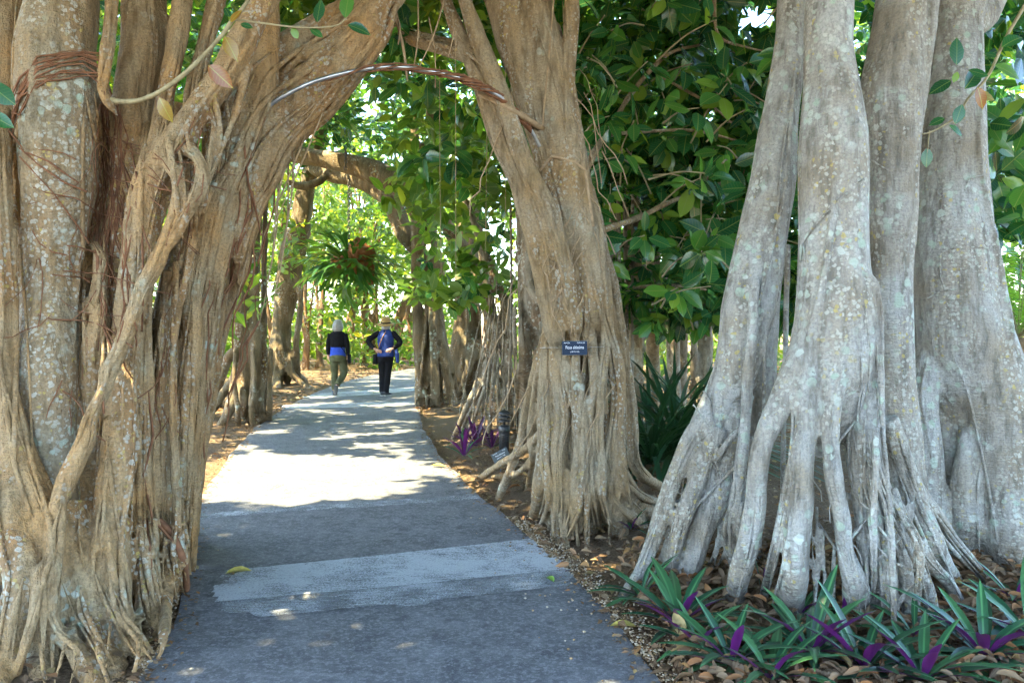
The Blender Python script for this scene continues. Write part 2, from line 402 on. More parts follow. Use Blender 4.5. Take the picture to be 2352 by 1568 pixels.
leaf_me3 = tmpl_mesh('leaf', leaf_template([(0, 0.0), (0.10, 0.11), (0.3, 0.25), (0.55, 0.28), (0.78, 0.19), (0.92, 0.07), (1, 0)], 0.05, -0.05), M['leaf'])
def leaf_objects(parent, P, D, Nn, L, meshes=None, name='leaf'):
    base = world_loc(parent); X, Y, Z = frames(np.asarray(D), np.asarray(Nn)); meshes = meshes or (leaf_me, leaf_me2, leaf_me3)
    for i in range(len(P)):
        o = bpy.data.objects.new(name, meshes[i % len(meshes)]); C.objects.link(o); o.parent = parent
        m = Matrix(((X[i][0], Y[i][0], Z[i][0]), (X[i][1], Y[i][1], Z[i][1]), (X[i][2], Y[i][2], Z[i][2])))
        o.rotation_euler = m.to_euler(); s = float(L[i]); o.scale = (s, s, s); o.location = Vector(P[i])-base

# ------------------------------------------------------------------ ground, path
EDGE = [(-3, 0.60, -2.0), (0, 0.75, -1.75), (2.0, 0.78, -1.6), (3.5, 0.68, -1.62), (4.2, 0.56, -1.78), (5.2, 0.325, -2.13), (6.5, -0.05, -2.6), (7.3, -0.30, -2.85), (9.0, -0.75, -3.25),
        (10.8, -1.12, -3.65), (13, -1.5, -4.0), (15.4, -1.8, -4.3), (17.7, -2.05, -4.45), (20, -2.15, -4.5), (22.5, -2.05, -4.42), (25, -1.6, -4.1), (28, -0.7, -3.3), (32, 1.2, -1.5), (37, 4.5, 1.6), (44, 10, 7)]
EY = np.array([e[0] for e in EDGE]); ER = np.array([e[1] for e in EDGE]); EL = np.array([e[2] for e in EDGE])
def smooth_edges(y):
    return np.interp(y, EY, ER), np.interp(y, EY, EL)
yy = np.concatenate([np.arange(-3, 12, 0.15), np.arange(12, 44, 0.5)])
er, el = smooth_edges(yy)
k = np.ones(7)/7
er = np.convolve(np.pad(er, 3, 'edge'), k, 'valid'); el = np.convolve(np.pad(el, 3, 'edge'), k, 'valid')
def on_path(x, y, m=0.0):
    return (x < np.interp(y, yy, er)+m) & (x > np.interp(y, yy, el)-m) & (y < 44)

mg, t, b = nt('mulch'); p = coord(t)
n1 = noise(t, p, 1.3, 5, 0.6); n2 = noise(t, p, 55, 5, 0.7); n3 = noise(t, p, 14, 4, 0.6)
c = mixc(t, ramp(t, n2, [(0.32, 0.0), (0.68, 1.0)]), (0.055, 0.034, 0.020), (0.27, 0.19, 0.115))
c = mixc(t, ramp(t, n1, [(0.4, 0.0), (0.7, 0.6)]), c, (0.16, 0.105, 0.06))
c = mixc(t, ramp(t, n3, [(0.6, 0.0), (0.75, 0.6)]), c, (0.22, 0.12, 0.055))
t.links.new(c, b.inputs['Base Color']); b.inputs['Roughness'].default_value = 0.95; b.inputs['Specular IOR Level'].default_value = 0.1
bp = t.nodes.new('ShaderNodeBump'); bp.inputs['Strength'].default_value = 0.9; bp.inputs['Distance'].default_value = 0.03
t.links.new(n2, bp.inputs['Height']); t.links.new(bp.outputs[0], b.inputs['Normal'])
M['mulch'] = mg
# one sheet, finer and slightly uneven near the camera, out to the horizon
xs = np.concatenate([[-600, -150, -60], np.arange(-24, 24.1, 0.4), [60, 150, 600]]); ys = np.concatenate([[-600, -150, -40], np.arange(-8, 44, 0.4), [60, 150, 600]])
vs = []; fs = []
for j, y in enumerate(ys):
    for i, x in enumerate(xs):
        z = 0.0
        if abs(x) < 24 and -8 < y < 44:
            onp = on_path(np.array([x]), np.array([y]), 0.45)[0]
            z = -0.03 if onp else 0.035*math.sin(x*1.9+y*0.7)*math.sin(y*1.3-x*0.4)+0.015*math.sin(x*5.1)*math.sin(y*4.3)
            if not onp and (x < -5 or x > 4): z += 0.02
        vs.append((x, y, z-0.012))
nx = len(xs)
for j in range(len(ys)-1):
    for i in range(nx-1): fs.append((j*nx+i, j*nx+i+1, (j+1)*nx+i+1, (j+1)*nx+i))
g = link('ground', mesh_py('ground', vs, fs), M['mulch'], kind='structure')

mp, t, b = nt('path_paving'); p = coord(t); px_ = coord(t, (0.8, 1, 1))
n1 = noise(t, p, 3.2, 6, 0.72); n2 = noise(t, px_, 16, 5, 0.8); n3 = noise(t, p, 160, 3, 0.6); n4 = noise(t, p, 0.7, 3)
c = mixc(t, ramp(t, n1, [(0.36, 0.0), (0.64, 1.0)]), (0.082, 0.083, 0.086), (0.172, 0.172, 0.174))
c = mixc(t, ramp(t, n2, [(0.5, 0.0), (0.68, 0.7)]), c, (0.265, 0.265, 0.265))
c = mixc(t, ramp(t, n3, [(0.35, 0.5), (0.6, 0.0)]), c, (0.05, 0.05, 0.055))
c = mixc(t, ramp(t, n4, [(0.5, 0.0), (0.75, 0.4)]), c, (0.17, 0.155, 0.13))
c = mixc(t, ramp(t, noise(t, p, 52, 3, 0.7), [(0.5, 0.0), (0.64, 0.55)]), c, (0.30, 0.30, 0.30))
c = mixc(t, ramp(t, noise(t, p, 9, 5, 0.75), [(0.34, 0.6), (0.48, 0.0)]), c, (0.05, 0.052, 0.058))
t.links.new(c, b.inputs['Base Color']); b.inputs['Roughness'].default_value = 0.8; b.inputs['Specular IOR Level'].default_value = 0.3
bp = t.nodes.new('ShaderNodeBump'); bp.inputs['Strength'].default_value = 0.35; bp.inputs['Distance'].default_value = 0.006
t.links.new(n3, bp.inputs['Height']); t.links.new(bp.outputs[0], b.inputs['Normal'])
M['path'] = mp
vs = []; fs = []
for j, y in enumerate(yy):
    for s in range(9):
        u = s/8; w = 0.012*math.sin(y*3.1)+0.008*math.sin(y*7.7)
        vs.append((el[j]*(1-u)+er[j]*u+(w if s in (0, 8) else 0), y, 0.012))
n0 = len(vs)
for j in range(len(yy)-1):
    for s in range(8): a = j*9+s; fs.append((a, a+1, a+10, a+9))
for j in range(len(yy)): vs.append((vs[j*9][0]-0.01, yy[j], -0.07)); vs.append((vs[j*9+8][0]+0.01, yy[j], -0.07))
for j in range(len(yy)-1):
    fs.append((n0+2*j, j*9, (j+1)*9, n0+2*j+2)); fs.append((j*9+8, n0+2*j+1, n0+2*j+3, (j+1)*9+8))
path = link('path', mesh_py('path', vs, fs, False), M['path'], kind='structure')

def paintmat(name, col, thr, seed):
    m, t, b = nt(name); p = coord(t, (1, 1, 1)); pa = coord(t, (3, 45, 1))
    a = noise(t, pa, 2.0, 4, 0.75); big = noise(t, p, 2.6+seed, 4, 0.65); f = noise(t, p, 95, 3, 0.7)
    s = math_n(t, 'ADD', math_n(t, 'MULTIPLY', a, 0.45), math_n(t, 'ADD', math_n(t, 'MULTIPLY', big, 0.5), math_n(t, 'MULTIPLY', f, 0.45)))
    al = ramp(t, s, [(thr-0.13, 0.0), (thr+0.06, 0.95)])
    c = mixc(t, ramp(t, f, [(0.3, 0.0), (0.7, 1.0)]), tuple(q*0.72 for q in col), col)
    t.links.new(c, b.inputs['Base Color']); b.inputs['Roughness'].default_value = 0.75
    tr = t.nodes.new('ShaderNodeBsdfTransparent'); mx = t.nodes.new('ShaderNodeMixShader')
    t.links.new(al, mx.inputs[0]); t.links.new(tr.outputs[0], mx.inputs[1]); t.links.new(b.outputs[0], mx.inputs[2])
    t.links.new(mx.outputs[0], t.nodes['Material Output'].inputs[0]); return m
M['paint'] = paintmat('paint', (0.46, 0.48, 0.49), 0.66, 0.0)
M['paint_thin'] = paintmat('paint_thin', (0.42, 0.44, 0.45), 0.74, 1.0)
def sheet(name, pix, z, mat, parent, jag=0.0):
    "a brushed-on patch of paint: outline given as sight points on the path, edges ragged"
    out = []
    for a, b_ in zip(pix, pix[1:]+pix[:1]):
        A = ground(*a); B = ground(*b_); m = max(1, int((B-A).length/0.03))
        for k in range(m):
            q = A.lerp(B, k/m); out.append(Vector((q.x+random.uniform(-jag, jag)*1.5, q.y+random.uniform(-jag, jag)*0.5, z)))
    bm = bmesh.new(); f = bm.faces.new([bm.verts.new(q) for q in out]); bmesh.ops.triangulate(bm, faces=[f])
    me = bpy.data.meshes.new(name); bm.to_mesh(me); bm.free()
    me.polygons.foreach_set('use_smooth', [False]*len(me.polygons))
    for q in me.polygons: 
        if q.normal.z < 0: q.flip()
    return link(name, me, mat, parent)
def strokes(LA, LB, RA, RB, n, mat, z, jx):
    "a band laid down with a wide brush: overlapping strokes with uneven ends"
    for i in range(n):
        v0 = i/n-0.04; v1 = (i+1)/n+0.04; f = lambda A, B_, v: (A[0]+(B_[0]-A[0])*v+random.uniform(-jx, jx), A[1]+(B_[1]-A[1])*v)
        l0 = f(LA, LB, v0); l1 = (l0[0]+(LB[0]-LA[0])*(v1-v0)+random.uniform(-6, 6), LA[1]+(LB[1]-LA[1])*v1); r0 = f(RA, RB, v0); r1 = (r0[0]+(RB[0]-RA[0])*(v1-v0)+random.uniform(-6, 6), RA[1]+(RB[1]-RA[1])*v1)
        m0 = ((l0[0]+r0[0])/2, (l0[1]+r0[1])/2+2); m1 = ((l1[0]+r1[0])/2, (l1[1]+r1[1])/2+2)
        sheet('painted_stripe', [l0, m0, r0, r1, m1, l1], z+0.0006*i, mat, path, 0.005)
strokes((520, 1318), (486, 1386), (1222, 1243), (1292, 1310), 6, M['paint'], 0.016, 16)
strokes((490, 1390), (560, 1424), (1294, 1314), (1290, 1350), 4, M['paint_thin'], 0.0205, 40)
sheet('painted_stripe', [(905, 1380), (985, 1372), (985, 1396), (915, 1404)], 0.0235, M['paint_thin'], path, 0.004)
sheet('painted_stripe', [(446, 1186), (600, 1172), (800, 1158), (1000, 1146), (1092, 1137), (1108, 1148), (1000, 1157), (800, 1170), (600, 1182), (450, 1197)], 0.016, M['paint_thin'], path, 0.006)
sheet('painted_stripe', [(652, 932), (800, 927), (950, 922), (952, 931), (800, 937), (640, 941)], 0.016, M['paint'], path, 0.01)
sheet('painted_stripe', [(690, 913), (740, 904), (960, 890), (962, 898), (860, 907), (720, 917)], 0.016, M['paint'], path, 0.01)

# ------------------------------------------------------------------ the arching fig on the left
fig_left = empty('fig_tree', (-2.3, 4.6, 0), 'huge tan fig tree of fused stems arching over the left side of the path', 'tree', 'old fig trees')
mb = MB()
L_MAIN = [
 ([(148,-160,4.6,150),(148,0,4.5,148),(126,128,4.45,172),(132,205,4.42,186),(130,307,4.45,168),(135,410,4.45,158),(130,512,4.45,132),(115,615,4.45,128),(111,718,4.4,126),(109,799,4.35,130),(105,904,4.3,130),(113,1008,4.28,116),(126,1113,4.25,95),(130,1250,4.2,90)], 4),
 ([(-15,250,4.3,70),(-5,500,4.25,60),(5,700,4.2,58),(0,850,4.15,52),(20,950,4.1,56),(45,1060,4.05,75),(75,1140,4.0,85),(95,1220,3.97,88),(92,1330,3.9,80)], 3),
 ([(20,-150,4.9,140),(20,0,4.85,130),(10,250,4.8,115),(15,500,4.7,80),(30,800,4.7,70),(30,1100,4.6,80)], 3),
 ([(256,-100,4.5,31),(256,0,4.45,31),(251,77,4.4,30),(241,154,4.36,28),(236,205,4.34,26),(248,236,4.34,22),(262,255,4.36,12)], 0),
 ([(328,-120,5.0,115),(328,0,4.95,108),(328,103,4.9,100),(308,205,4.85,92),(300,307,4.8,84),(290,430,4.75,80),(285,600,4.7,86),(290,800,4.65,90),(300,1000,4.6,90),(300,1200,4.5,90)], 4),
 ([(420,-100,4.8,46),(418,0,4.75,46),(405,103,4.7,49),(395,154,4.65,46),(382,215,4.6,40),(370,287,4.55,42),(356,360,4.5,46)], 1),
 ([(510,-100,4.95,44),(497,0,4.9,42),(477,77,4.85,40),(456,170,4.8,36),(440,240,4.7,32),(425,300,4.6,30)], 1),
 ([(660,-100,4.75,60),(590,30,4.65,62),(553,103,4.58,68),(512,180,4.52,62),(461,246,4.46,60),(420,307,4.42,72),(380,369,4.4,95),(349,436,4.4,90),(328,512,4.4,80),(318,590,4.42,74),(302,666,4.44,66),(290,760,4.45,60),(270,900,4.4,60)], 3),
 ([(380,368,4.3,34),(405,400,4.26,31),(412,436,4.24,31),(400,487,4.22,30),(385,538,4.2,32),(359,605,4.18,36),(333,656,4.16,37),(302,733,4.14,37),(276,800,4.13,34),(252,851,4.1,35),(236,904,4.08,33),(210,956,4.06,34),(198,1008,4.05,42),(173,1061,4.02,46),(149,1113,3.98,44),(131,1166,3.93,42)], 0),
 ([(138,1150,3.95,30),(120,1220,3.88,19),(115,1270,3.82,21),(94,1320,3.76,32),(90,1344,3.72,34),(79,1402,3.68,25),(58,1480,3.62,24),(31,1562,0,22)], 0),
 ([(138,1150,3.95,28),(141,1218,3.88,19),(136,1270,3.83,23),(123,1318,3.76,32),(110,1391,3.72,32),(131,1449,3.75,34),(173,1491,3.72,46),(215,1560,0,56)], 0),
 ([(425,338,4.36,38),(451,359,4.3,31),(464,395,4.27,30),(456,436,4.25,31),(425,492,4.22,33),(405,533,4.2,33),(375,575,4.19,30)], 0),
 ([(480,240,4.5,26),(495,282,4.45,21),(487,333,4.42,19),(478,400,4.42,17),(470,460,4.45,16)], 0),
 ([(570,150,4.6,20),(559,195,4.55,18),(538,267,4.5,16),(512,333,4.46,15),(487,390,4.44,15),(458,465,4.44,17),(440,560,4.46,16),(420,680,4.5,16)], 0),
 ([(615,-80,5.2,60),(610,103,5.1,62),(600,205,5.05,72),(574,287,5.0,64),(543,369,4.95,60),(502,436,4.9,68),(477,512,4.88,60),(466,590,4.88,52),(451,666,4.88,50),(441,769,4.9,50),(440,900,4.95,50),(430,1050,5.0,46),(425,1200,5.1,42),(428,1300,0,34)], 4),
 ([(960,-110,5.75,40),(899,9,5.65,40),(870,88,5.6,46),(796,190,5.5,50),(738,258,5.42,47),(664,322,5.35,52),(623,410,5.3,42),(585,480,5.3,40),(560,560,5.3,36),(535,650,5.35,33),(510,760,5.4,32),(490,850,5.45,36),(478,930,5.5,36),(460,1030,5.6,32),(448,1120,5.7,30),(440,1200,5.9,26),(440,1235,0,24)], 3),
 ([(930,-90,5.8,75),(826,15,5.6,72),(752,59,5.5,74),(679,103,5.4,72),(623,141,5.3,76),(580,190,5.2,80),(540,300,5.1,80),(510,450,5.1,80),(480,650,5.15,80),(455,850,5.2,80),(430,1050,5.3,70),(420,1240,5.4,60)], 4),
 ([(920,-50,5.65,46),(870,29,5.5,46),(811,88,5.42,52),(752,141,5.36,47),(694,182,5.3,52),(635,220,5.2,62),(580,290,5.1,62),(555,370,5.02,58),(525,470,5.0,54),(500,600,5.0,50),(480,750,5.02,46),(465,900,5.05,42),(450,1060,5.15,40),(436,1230,5.3,34)], 3),
 ([(905,-20,5.55,40),(846,59,5.5,42),(790,147,5.45,42),(723,229,5.35,46),(647,293,5.25,56),(590,370,5.15,60),(540,470,5.1,58),(510,560,5.05,50),(480,660,5.05,46),(472,800,5.1,44),(462,950,5.2,40),(452,1080,5.4,36),(440,1230,5.7,30)], 2),
 ([(300,820,4.5,50),(283,877,4.35,54),(278,956,4.3,70),(272,1034,4.25,80),(262,1113,4.2,78),(252,1192,4.15,70),(252,1270,4.1,72),(262,1349,4.05,62),(280,1430,4.0,50),(298,1495,0,44)], 2),
 ([(340,560,4.6,30),(335,746,4.58,27),(330,904,4.56,27),(333,1061,4.52,33),(340,1218,4.5,30),(356,1323,4.5,28),(368,1405,0,30)], 1),
 ([(385,620,4.7,26),(377,746,4.7,26),(367,904,4.68,28),(367,1008,4.66,30),(362,1140,4.65,32),(367,1244,4.65,28),(383,1323,4.65,26),(400,1385,0,24)], 1),
 ([(405,600,4.66,16),(398,799,4.64,16),(396,930,4.62,17),(401,1061,4.62,19),(404,1192,4.63,19),(400,1290,4.66,19),(404,1378,0,18)], 0),
 ([(440,600,4.85,40),(440,746,4.82,40),(435,877,4.8,36),(425,1008,4.8,28),(419,1166,4.85,25),(425,1270,4.95,22),(432,1335,0,19)], 1),
 ([(500,700,5.2,30),(487,773,5.15,30),(472,841,5.12,28),(456,956,5.15,28),(446,1061,5.2,26),(440,1166,5.35,24),(438,1270,0,20)], 0),
 ([(16,1050,4.05,70),(31,1218,3.9,85),(52,1323,3.8,84),(30,1420,3.72,75),(5,1520,3.65,66),(-10,1590,0,60)], 2),
 ([(100,1180,4.0,95),(105,1290,3.92,95),(100,1400,3.85,80),(95,1500,3.8,60),(95,1560,0,50)], 2),
 ([(157,1160,4.15,90),(165,1240,4.08,98),(180,1330,4.0,95),(200,1410,3.95,85),(230,1480,3.88,66),(262,1540,0,54)], 2),
 ([(225,1300,4.1,50),(240,1349,4.02,42),(273,1417,3.95,40),(315,1480,3.88,44),(345,1530,0,40)], 0),
 ([(330,1230,4.45,50),(340,1320,4.35,52),(350,1400,4.25,48),(362,1460,0,40)], 1),
 ([(390,1180,4.75,50),(400,1260,4.75,46),(412,1330,4.75,40),(420,1365,0,30)], 1),
 ([(370,1000,5.0,120),(370,1150,5.0,120),(375,1260,4.9,110),(380,1330,4.85,90)], 0),
 ([(230,1000,4.7,140),(230,1150,4.6,140),(230,1300,4.5,140),(240,1400,4.4,120)], 0),
 ([(200,200,5.2,90),(240,400,5.1,110),(250,600,5.0,120),(260,900,4.9,120)], 0),
 ([(400,250,5.3,70),(420,400,5.2,90),(430,550,5.15,80),(400,700,5.1,90),(380,900,5.05,100)], 0),
 ([(480,180,5.3,60),(500,280,5.25,70),(500,400,5.2,70)], 0),
 ([(195,690,4.5,24),(225,720,4.42,40),(215,800,4.42,50),(210,880,4.42,44),(215,950,4.4,40)], 0),
 ([(205,250,4.8,60),(202,600,4.75,84),(197,900,4.7,84),(190,1150,4.5,84)], 0),
 ([(215,560,4.55,22),(232,600,4.5,36),(222,680,4.46,34),(200,720,4.45,26)], 0),
]
for sp, fl in L_MAIN[1:]: stem(mb, sp, 0.06, 14, int(fl*1.8), 0.09, 0.28)
# surface roots spreading at the foot
for i in range(64):
    px = random.uniform(0, 430); py = 1210+random.uniform(0, 90)-0.35*px*0.2
    dgr = 4.05+max(0, px-230)*0.0028
    ex = px+random.uniform(-70, 60); ey = min(1600, 1400+random.uniform(0, 190)-max(0, ex-330)*1.1)
    if ex > 395: ex = 395+random.uniform(-20, 25); ey = random.uniform(1290, 1420)
    w = random.choice((random.uniform(5, 10), random.uniform(9, 24)))
    stem(mb, [(px, py, dgr, w*1.3), ((px*2+ex)/3+random.uniform(-12, 12), py+(ey-py)*0.4, dgr-0.08, w*1.1), ((px+ex*2)/3+random.uniform(-12, 12), py+(ey-py)*0.75, FPX*1.6/(py+(ey-py)*0.88-HY), w), (ex, ey, 0, w*0.7)], 0.1, 8)
UE = [(900,-60),(826,0),(752,45),(679,90),(623,130),(575,180),(545,270),(520,400)]; LE = [(950,-50),(899,20),(860,110),(780,215),(690,310),(625,400),(590,500),(555,640)]
for i in range(15):   # separate strands twisting along the arching limb
    t0 = (i+random.uniform(0.1, 0.9))/15; w = random.uniform(10, 30); sp = []
    for j, (u, l) in enumerate(zip(UE, LE)):
        tt = min(1, max(0, t0+0.10*math.sin(j*1.1+i*1.9))); sp.append((u[0]+(l[0]-u[0])*tt, u[1]+(l[1]-u[1])*tt, 5.42-0.16*math.sin(math.pi*tt)-0.035*j+0.06*(1-tt)+random.uniform(-0.03, 0.03), w*random.uniform(0.8, 1.2)))
    stem(mb, sp, 0.1, 9)
for i in range(20):   # slim stems standing proud of the buttress
    x = 300+160*random.random(); y0 = random.uniform(480, 900); w = random.uniform(8, 18); dd = 4.42+(x-300)*0.0036; sp = []
    yg = HY+FPX*1.6/dd
    for j in range(6): sp.append((x+random.uniform(-9, 9)-(12 if x > 420 else 0), y0+j*(yg-y0)/5, dd if j < 5 else 0, w*random.uniform(0.85, 1.2)))
    stem(mb, sp, 0.08, 8)
tr_left = fuse(mb, 0.0115, 1)
link('trunk', tr_left, M['bark_left'], fig_left)
mb = MB()
mb = MB(); stem(mb, L_MAIN[0][0], 0.05, 16, 3, 0.08, 0.16); tr_l2 = fuse(mb, 0.0125, 3); o = link('trunk', tr_l2, M['bark_lichen'], fig_left); o['label'] = 'thick swollen stem crusted with green and white lichen'
nv = len(tr_left.vertices); bv_left = BVHTree.FromPolygons([v.co.copy() for v in tr_left.vertices]+[v.co.copy() for v in tr_l2.vertices], [tuple(p.vertices) for p in tr_left.polygons]+[tuple(i+nv for i in p.vertices) for p in tr_l2.polygons])
mb = MB(); ribs(mb, bv_left, L_MAIN[1:], 4, 5, 16, 5.2); mb.build('root_strands', M['bark_left'], fig_left, kind='stuff')
# brown rootlets over the bark
mb = MB()
for k in range(15):   # the bundle wrapped round the swollen stem
    y0 = random.uniform(108, 170); w = random.uniform(1.6, 4.4)
    drape(mb, bv_left, [(232, y0+random.uniform(-4, 35)), (190, y0+random.uniform(-8, 14)), (140, y0+random.uniform(-4, 22)), (85, y0+random.uniform(15, 50)), (45, y0+random.uniform(50, 110)), (28, y0+random.uniform(90, 160))], w, 4.6, -0.3)
for k in range(34):   # the hanging curtain
    x0 = random.uniform(225, 285); y0 = random.uniform(200, 420); x = x0; pix = [(x, y0)]
    for j in range(random.randint(4, 9)):
        x += random.uniform(-16, 20); y0 += random.uniform(35, 70); pix.append((x, y0))
    drape(mb, bv_left, pix, random.uniform(2.0, 5.5), 4.6, -0.6)
for k in range(36):   # scribbled strands
    x = random.uniform(60, 400); y = random.uniform(300, 900); a = random.uniform(-1.2, 1.2); pix = [(x, y)]
    for j in range(random.randint(3, 8)):
        a += random.uniform(-0.5, 0.5); x += 34*math.cos(a+0.9); y += 34*abs(math.sin(a+0.9)); pix.append((x, y))
    drape(mb, bv_left, pix, random.uniform(1.6, 3.8), 4.7, -0.4)
for k in range(22):   # over the buttress and the limb
    x = random.uniform(400, 640); y = random.uniform(250, 800); pix = [(x, y)]
    for j in range(random.randint(3, 7)):
        x += random.uniform(-26, 8); y += random.uniform(25, 60); pix.append((x, y))
    drape(mb, bv_left, pix, random.uniform(1.6, 5), 5.4, -0.4)
for pix, w in (([(315,1203),(367,1197),(398,1229),(425,1297),(429,1350),(419,1378)], 15), ([(335,1190),(345,1260),(350,1330),(330,1380)], 6), ([(600,540),(585,470),(570,420),(560,330)], 5), ([(300,330),(316,420),(325,520),(330,640),(326,760)], 5), ([(340,900),(352,1000),(330,1090),(350,1190),(395,1240)], 6), ([(45,340),(90,380),(150,420),(200,440)], 5), ([(45,360),(120,440),(180,520),(205,560)], 4), ([(20,300),(60,350),(110,370),(180,420)], 4)):
    drape(mb, bv_left, pix, w, 4.9, -0.2)
mb.build('aerial_roots', M['rootlet'], fig_left, kind='stuff')
# tan roots hanging in a sheaf below the limb
mb = MB()
for k in range(24):
    t0 = random.random(); x0 = 905-290*t0+random.uniform(-12, 4); y0 = 20+390*t0+random.uniform(-10, 25)
    x1 = 660-150*random.random(); y1 = y0+random.uniform(150, 330)
    if y1 > 900: y1 = 900
    xm = (x0*0.45+x1*0.55)+random.uniform(-8, 12); ym = (y0+y1)/2+random.uniform(-15, 15)
    d0 = 5.25+random.uniform(-0.1, 0.1); w = random.uniform(2, 5.5)
    if x1 > x0-20: x1 = x0-30
    stem(mb, [(x0, y0, d0+0.1, w), (xm, ym, d0, w), (x1, y1, d0-0.02, w*0.7), (x1-14, y1+60, d0+0.05, w*0.5)], 0.1, 6)
for (x0, y0, x1, y1, w) in ((905,20,893,70,9),(893,60,862,135,9),(900,15,935,180,7),(910,30,915,100,5),(960,0,948,170,4),(985,40,1000,200,3),(1020,0,965,150,4),(1040,30,1030,130,3)):
    stem(mb, [(x0, y0, 5.6, w), ((x0+x1)/2+6, (y0+y1)/2, 5.5, w), (x1, y1, 5.45, w*0.7)], 0.08, 6)
mb.build('hanging_roots', M['rootlet_tan'], fig_left, kind='stuff')

# ------------------------------------------------------------------ the fig with the name plate
fig_mid = empty('fig_tree', (0.56, 6.1, 0), 'grey brown fig tree of braided roots carrying the blue name plate', 'tree', 'old fig trees')
mb = MB()
M_MAIN = [
 ([(985,-120,5.95,24),(1024,0,5.85,26),(1055,78,5.8,33),(1094,164,5.76,41),(1130,254,5.72,42),(1153,332,5.7,44),(1188,410,5.68,46),(1216,488,5.68,52),(1240,560,5.7,62),(1262,660,5.75,62),(1275,760,5.75,50)], 1),
 ([(1040,-100,5.8,30),(1067,0,5.74,31),(1102,98,5.68,43),(1137,187,5.63,43),(1169,273,5.6,41),(1212,390,5.6,43),(1251,469,5.62,48),(1275,560,5.65,54),(1300,660,5.68,50),(1318,740,5.7,40)], 2),
 ([(1110,-140,6.1,85),(1153,0,6.02,86),(1184,98,5.95,86),(1208,195,5.9,68),(1231,293,5.88,62),(1255,371,5.86,62),(1275,450,5.85,70),(1300,560,5.85,80)], 2),
 ([(1215,-150,6.0,72),(1227,0,5.92,76),(1251,98,5.9,82),(1270,195,5.88,94),(1282,273,5.86,92),(1298,352,5.84,98),(1309,430,5.84,98),(1325,508,5.84,106),(1338,600,5.86,112),(1345,700,5.88,110)], 3),
 ([(1315,-140,5.9,34),(1313,0,5.86,35),(1313,60,5.84,36),(1309,117,5.82,34),(1303,190,5.82,34),(1293,260,5.84,44)], 0),
 ([(820,40,6.9,26),(918,78,6.5,36),(997,100,6.3,44),(1075,125,6.12,44),(1130,175,5.95,46)], 0),
 ([(1310,540,6.05,105),(1330,680,6.06,116),(1340,800,6.08,112),(1345,930,6.1,110),(1345,1050,6.16,90),(1345,1150,6.2,70),(1345,1235,6.22,56)], 4),
 ([(1410,1040,6.0,34),(1440,1110,6.1,30),(1490,1150,6.5,26),(1560,1160,0,18)], 0), ([(1400,1120,5.92,30),(1436,1170,5.95,26),(1480,1215,0,22)], 0),
 ([(1308,620,5.74,24),(1316,722,5.72,19),(1321,783,5.72,19),(1324,850,5.72,19),(1334,906,5.74,23),(1342,978,5.74,23),(1339,1055,5.75,21),(1349,1132,5.78,16),(1346,1200,5.85,8),(1344,1258,0,6)], 0),
 ([(1285,770,5.82,26),(1288,804,5.8,31),(1308,876,5.78,30),(1329,953,5.77,28),(1334,1019,5.77,25),(1326,1106,5.78,26),(1324,1173,5.8,26),(1298,1240,0,19)], 0),
 ([(1275,790,5.9,34),(1278,850,5.88,38),(1293,953,5.85,38),(1283,1030,5.84,36),(1283,1132,5.84,32),(1280,1240,0,33)], 0),
 ([(1255,800,6.0,28),(1257,876,5.98,32),(1262,978,5.95,36),(1257,1055,5.93,34),(1267,1132,5.93,30),(1267,1215,0,24)], 0),
 ([(1250,830,6.15,26),(1247,927,6.12,28),(1247,1030,6.1,32),(1237,1132,6.1,32),(1226,1188,0,22)], 0),
 ([(1350,740,5.8,26),(1360,804,5.77,29),(1365,876,5.76,24),(1355,953,5.76,22),(1360,1003,5.77,20),(1352,1070,5.78,22),(1362,1150,5.82,20),(1375,1215,0,18)], 0),
 ([(1390,690,5.86,30),(1395,773,5.84,30),(1385,850,5.8,20),(1380,927,5.79,20),(1375,1004,5.79,22),(1380,1070,5.8,29),(1380,1132,5.82,28),(1401,1205,0,28)], 0),
 ([(1350,430,5.86,30),(1365,517,5.82,36),(1370,620,5.8,32),(1380,722,5.85,34),(1411,824,5.9,38),(1421,901,5.9,38),(1416,1004,5.9,42),(1411,1081,5.9,48),(1442,1132,5.95,42),(1470,1200,0,34)], 1),
 ([(1385,560,6.0,20),(1410,660,6.25,26),(1426,773,6.45,28),(1442,876,6.5,28),(1452,978,6.55,30),(1457,1060,6.6,32),(1483,1096,6.8,28),(1530,1126,0,20)], 0),
 ([(1395,1020,5.95,44),(1420,1085,5.97,44),(1457,1140,6.05,36),(1506,1190,0,30)], 0),
 ([(1330,1080,5.85,60),(1310,1160,5.9,50),(1300,1220,0,46)], 0),
 ([(1400,1100,5.95,60),(1415,1170,5.95,50),(1425,1225,0,44)], 0),
 ([(1270,690,6.15,22),(1255,760,6.3,21),(1237,824,6.45,21),(1211,927,6.7,21),(1190,1030,6.9,20),(1160,1106,7.1,19),(1144,1148,0,17)], 0),
 ([(1260,790,6.3,16),(1232,876,6.5,16),(1221,953,6.6,15),(1216,1004,6.6,14),(1222,1060,6.6,14),(1210,1125,0,12)], 0),
 ([(1255,830,6.4,20),(1240,940,6.55,17),(1225,1000,6.7,16),(1222,1070,6.8,14),(1218,1110,0,12)], 0),
 ([(1250,985,6.3,18),(1206,1030,6.7,19),(1139,1072,7.3,17),(1098,1103,0,14)], 0),
 ([(1250,1010,6.3,14),(1215,1060,6.7,14),(1180,1090,7.0,13),(1130,1096,0,10)], 0),
]
for sp, fl in M_MAIN: stem(mb, sp, 0.06, 14, int(fl*1.5), 0.08, 0.2)
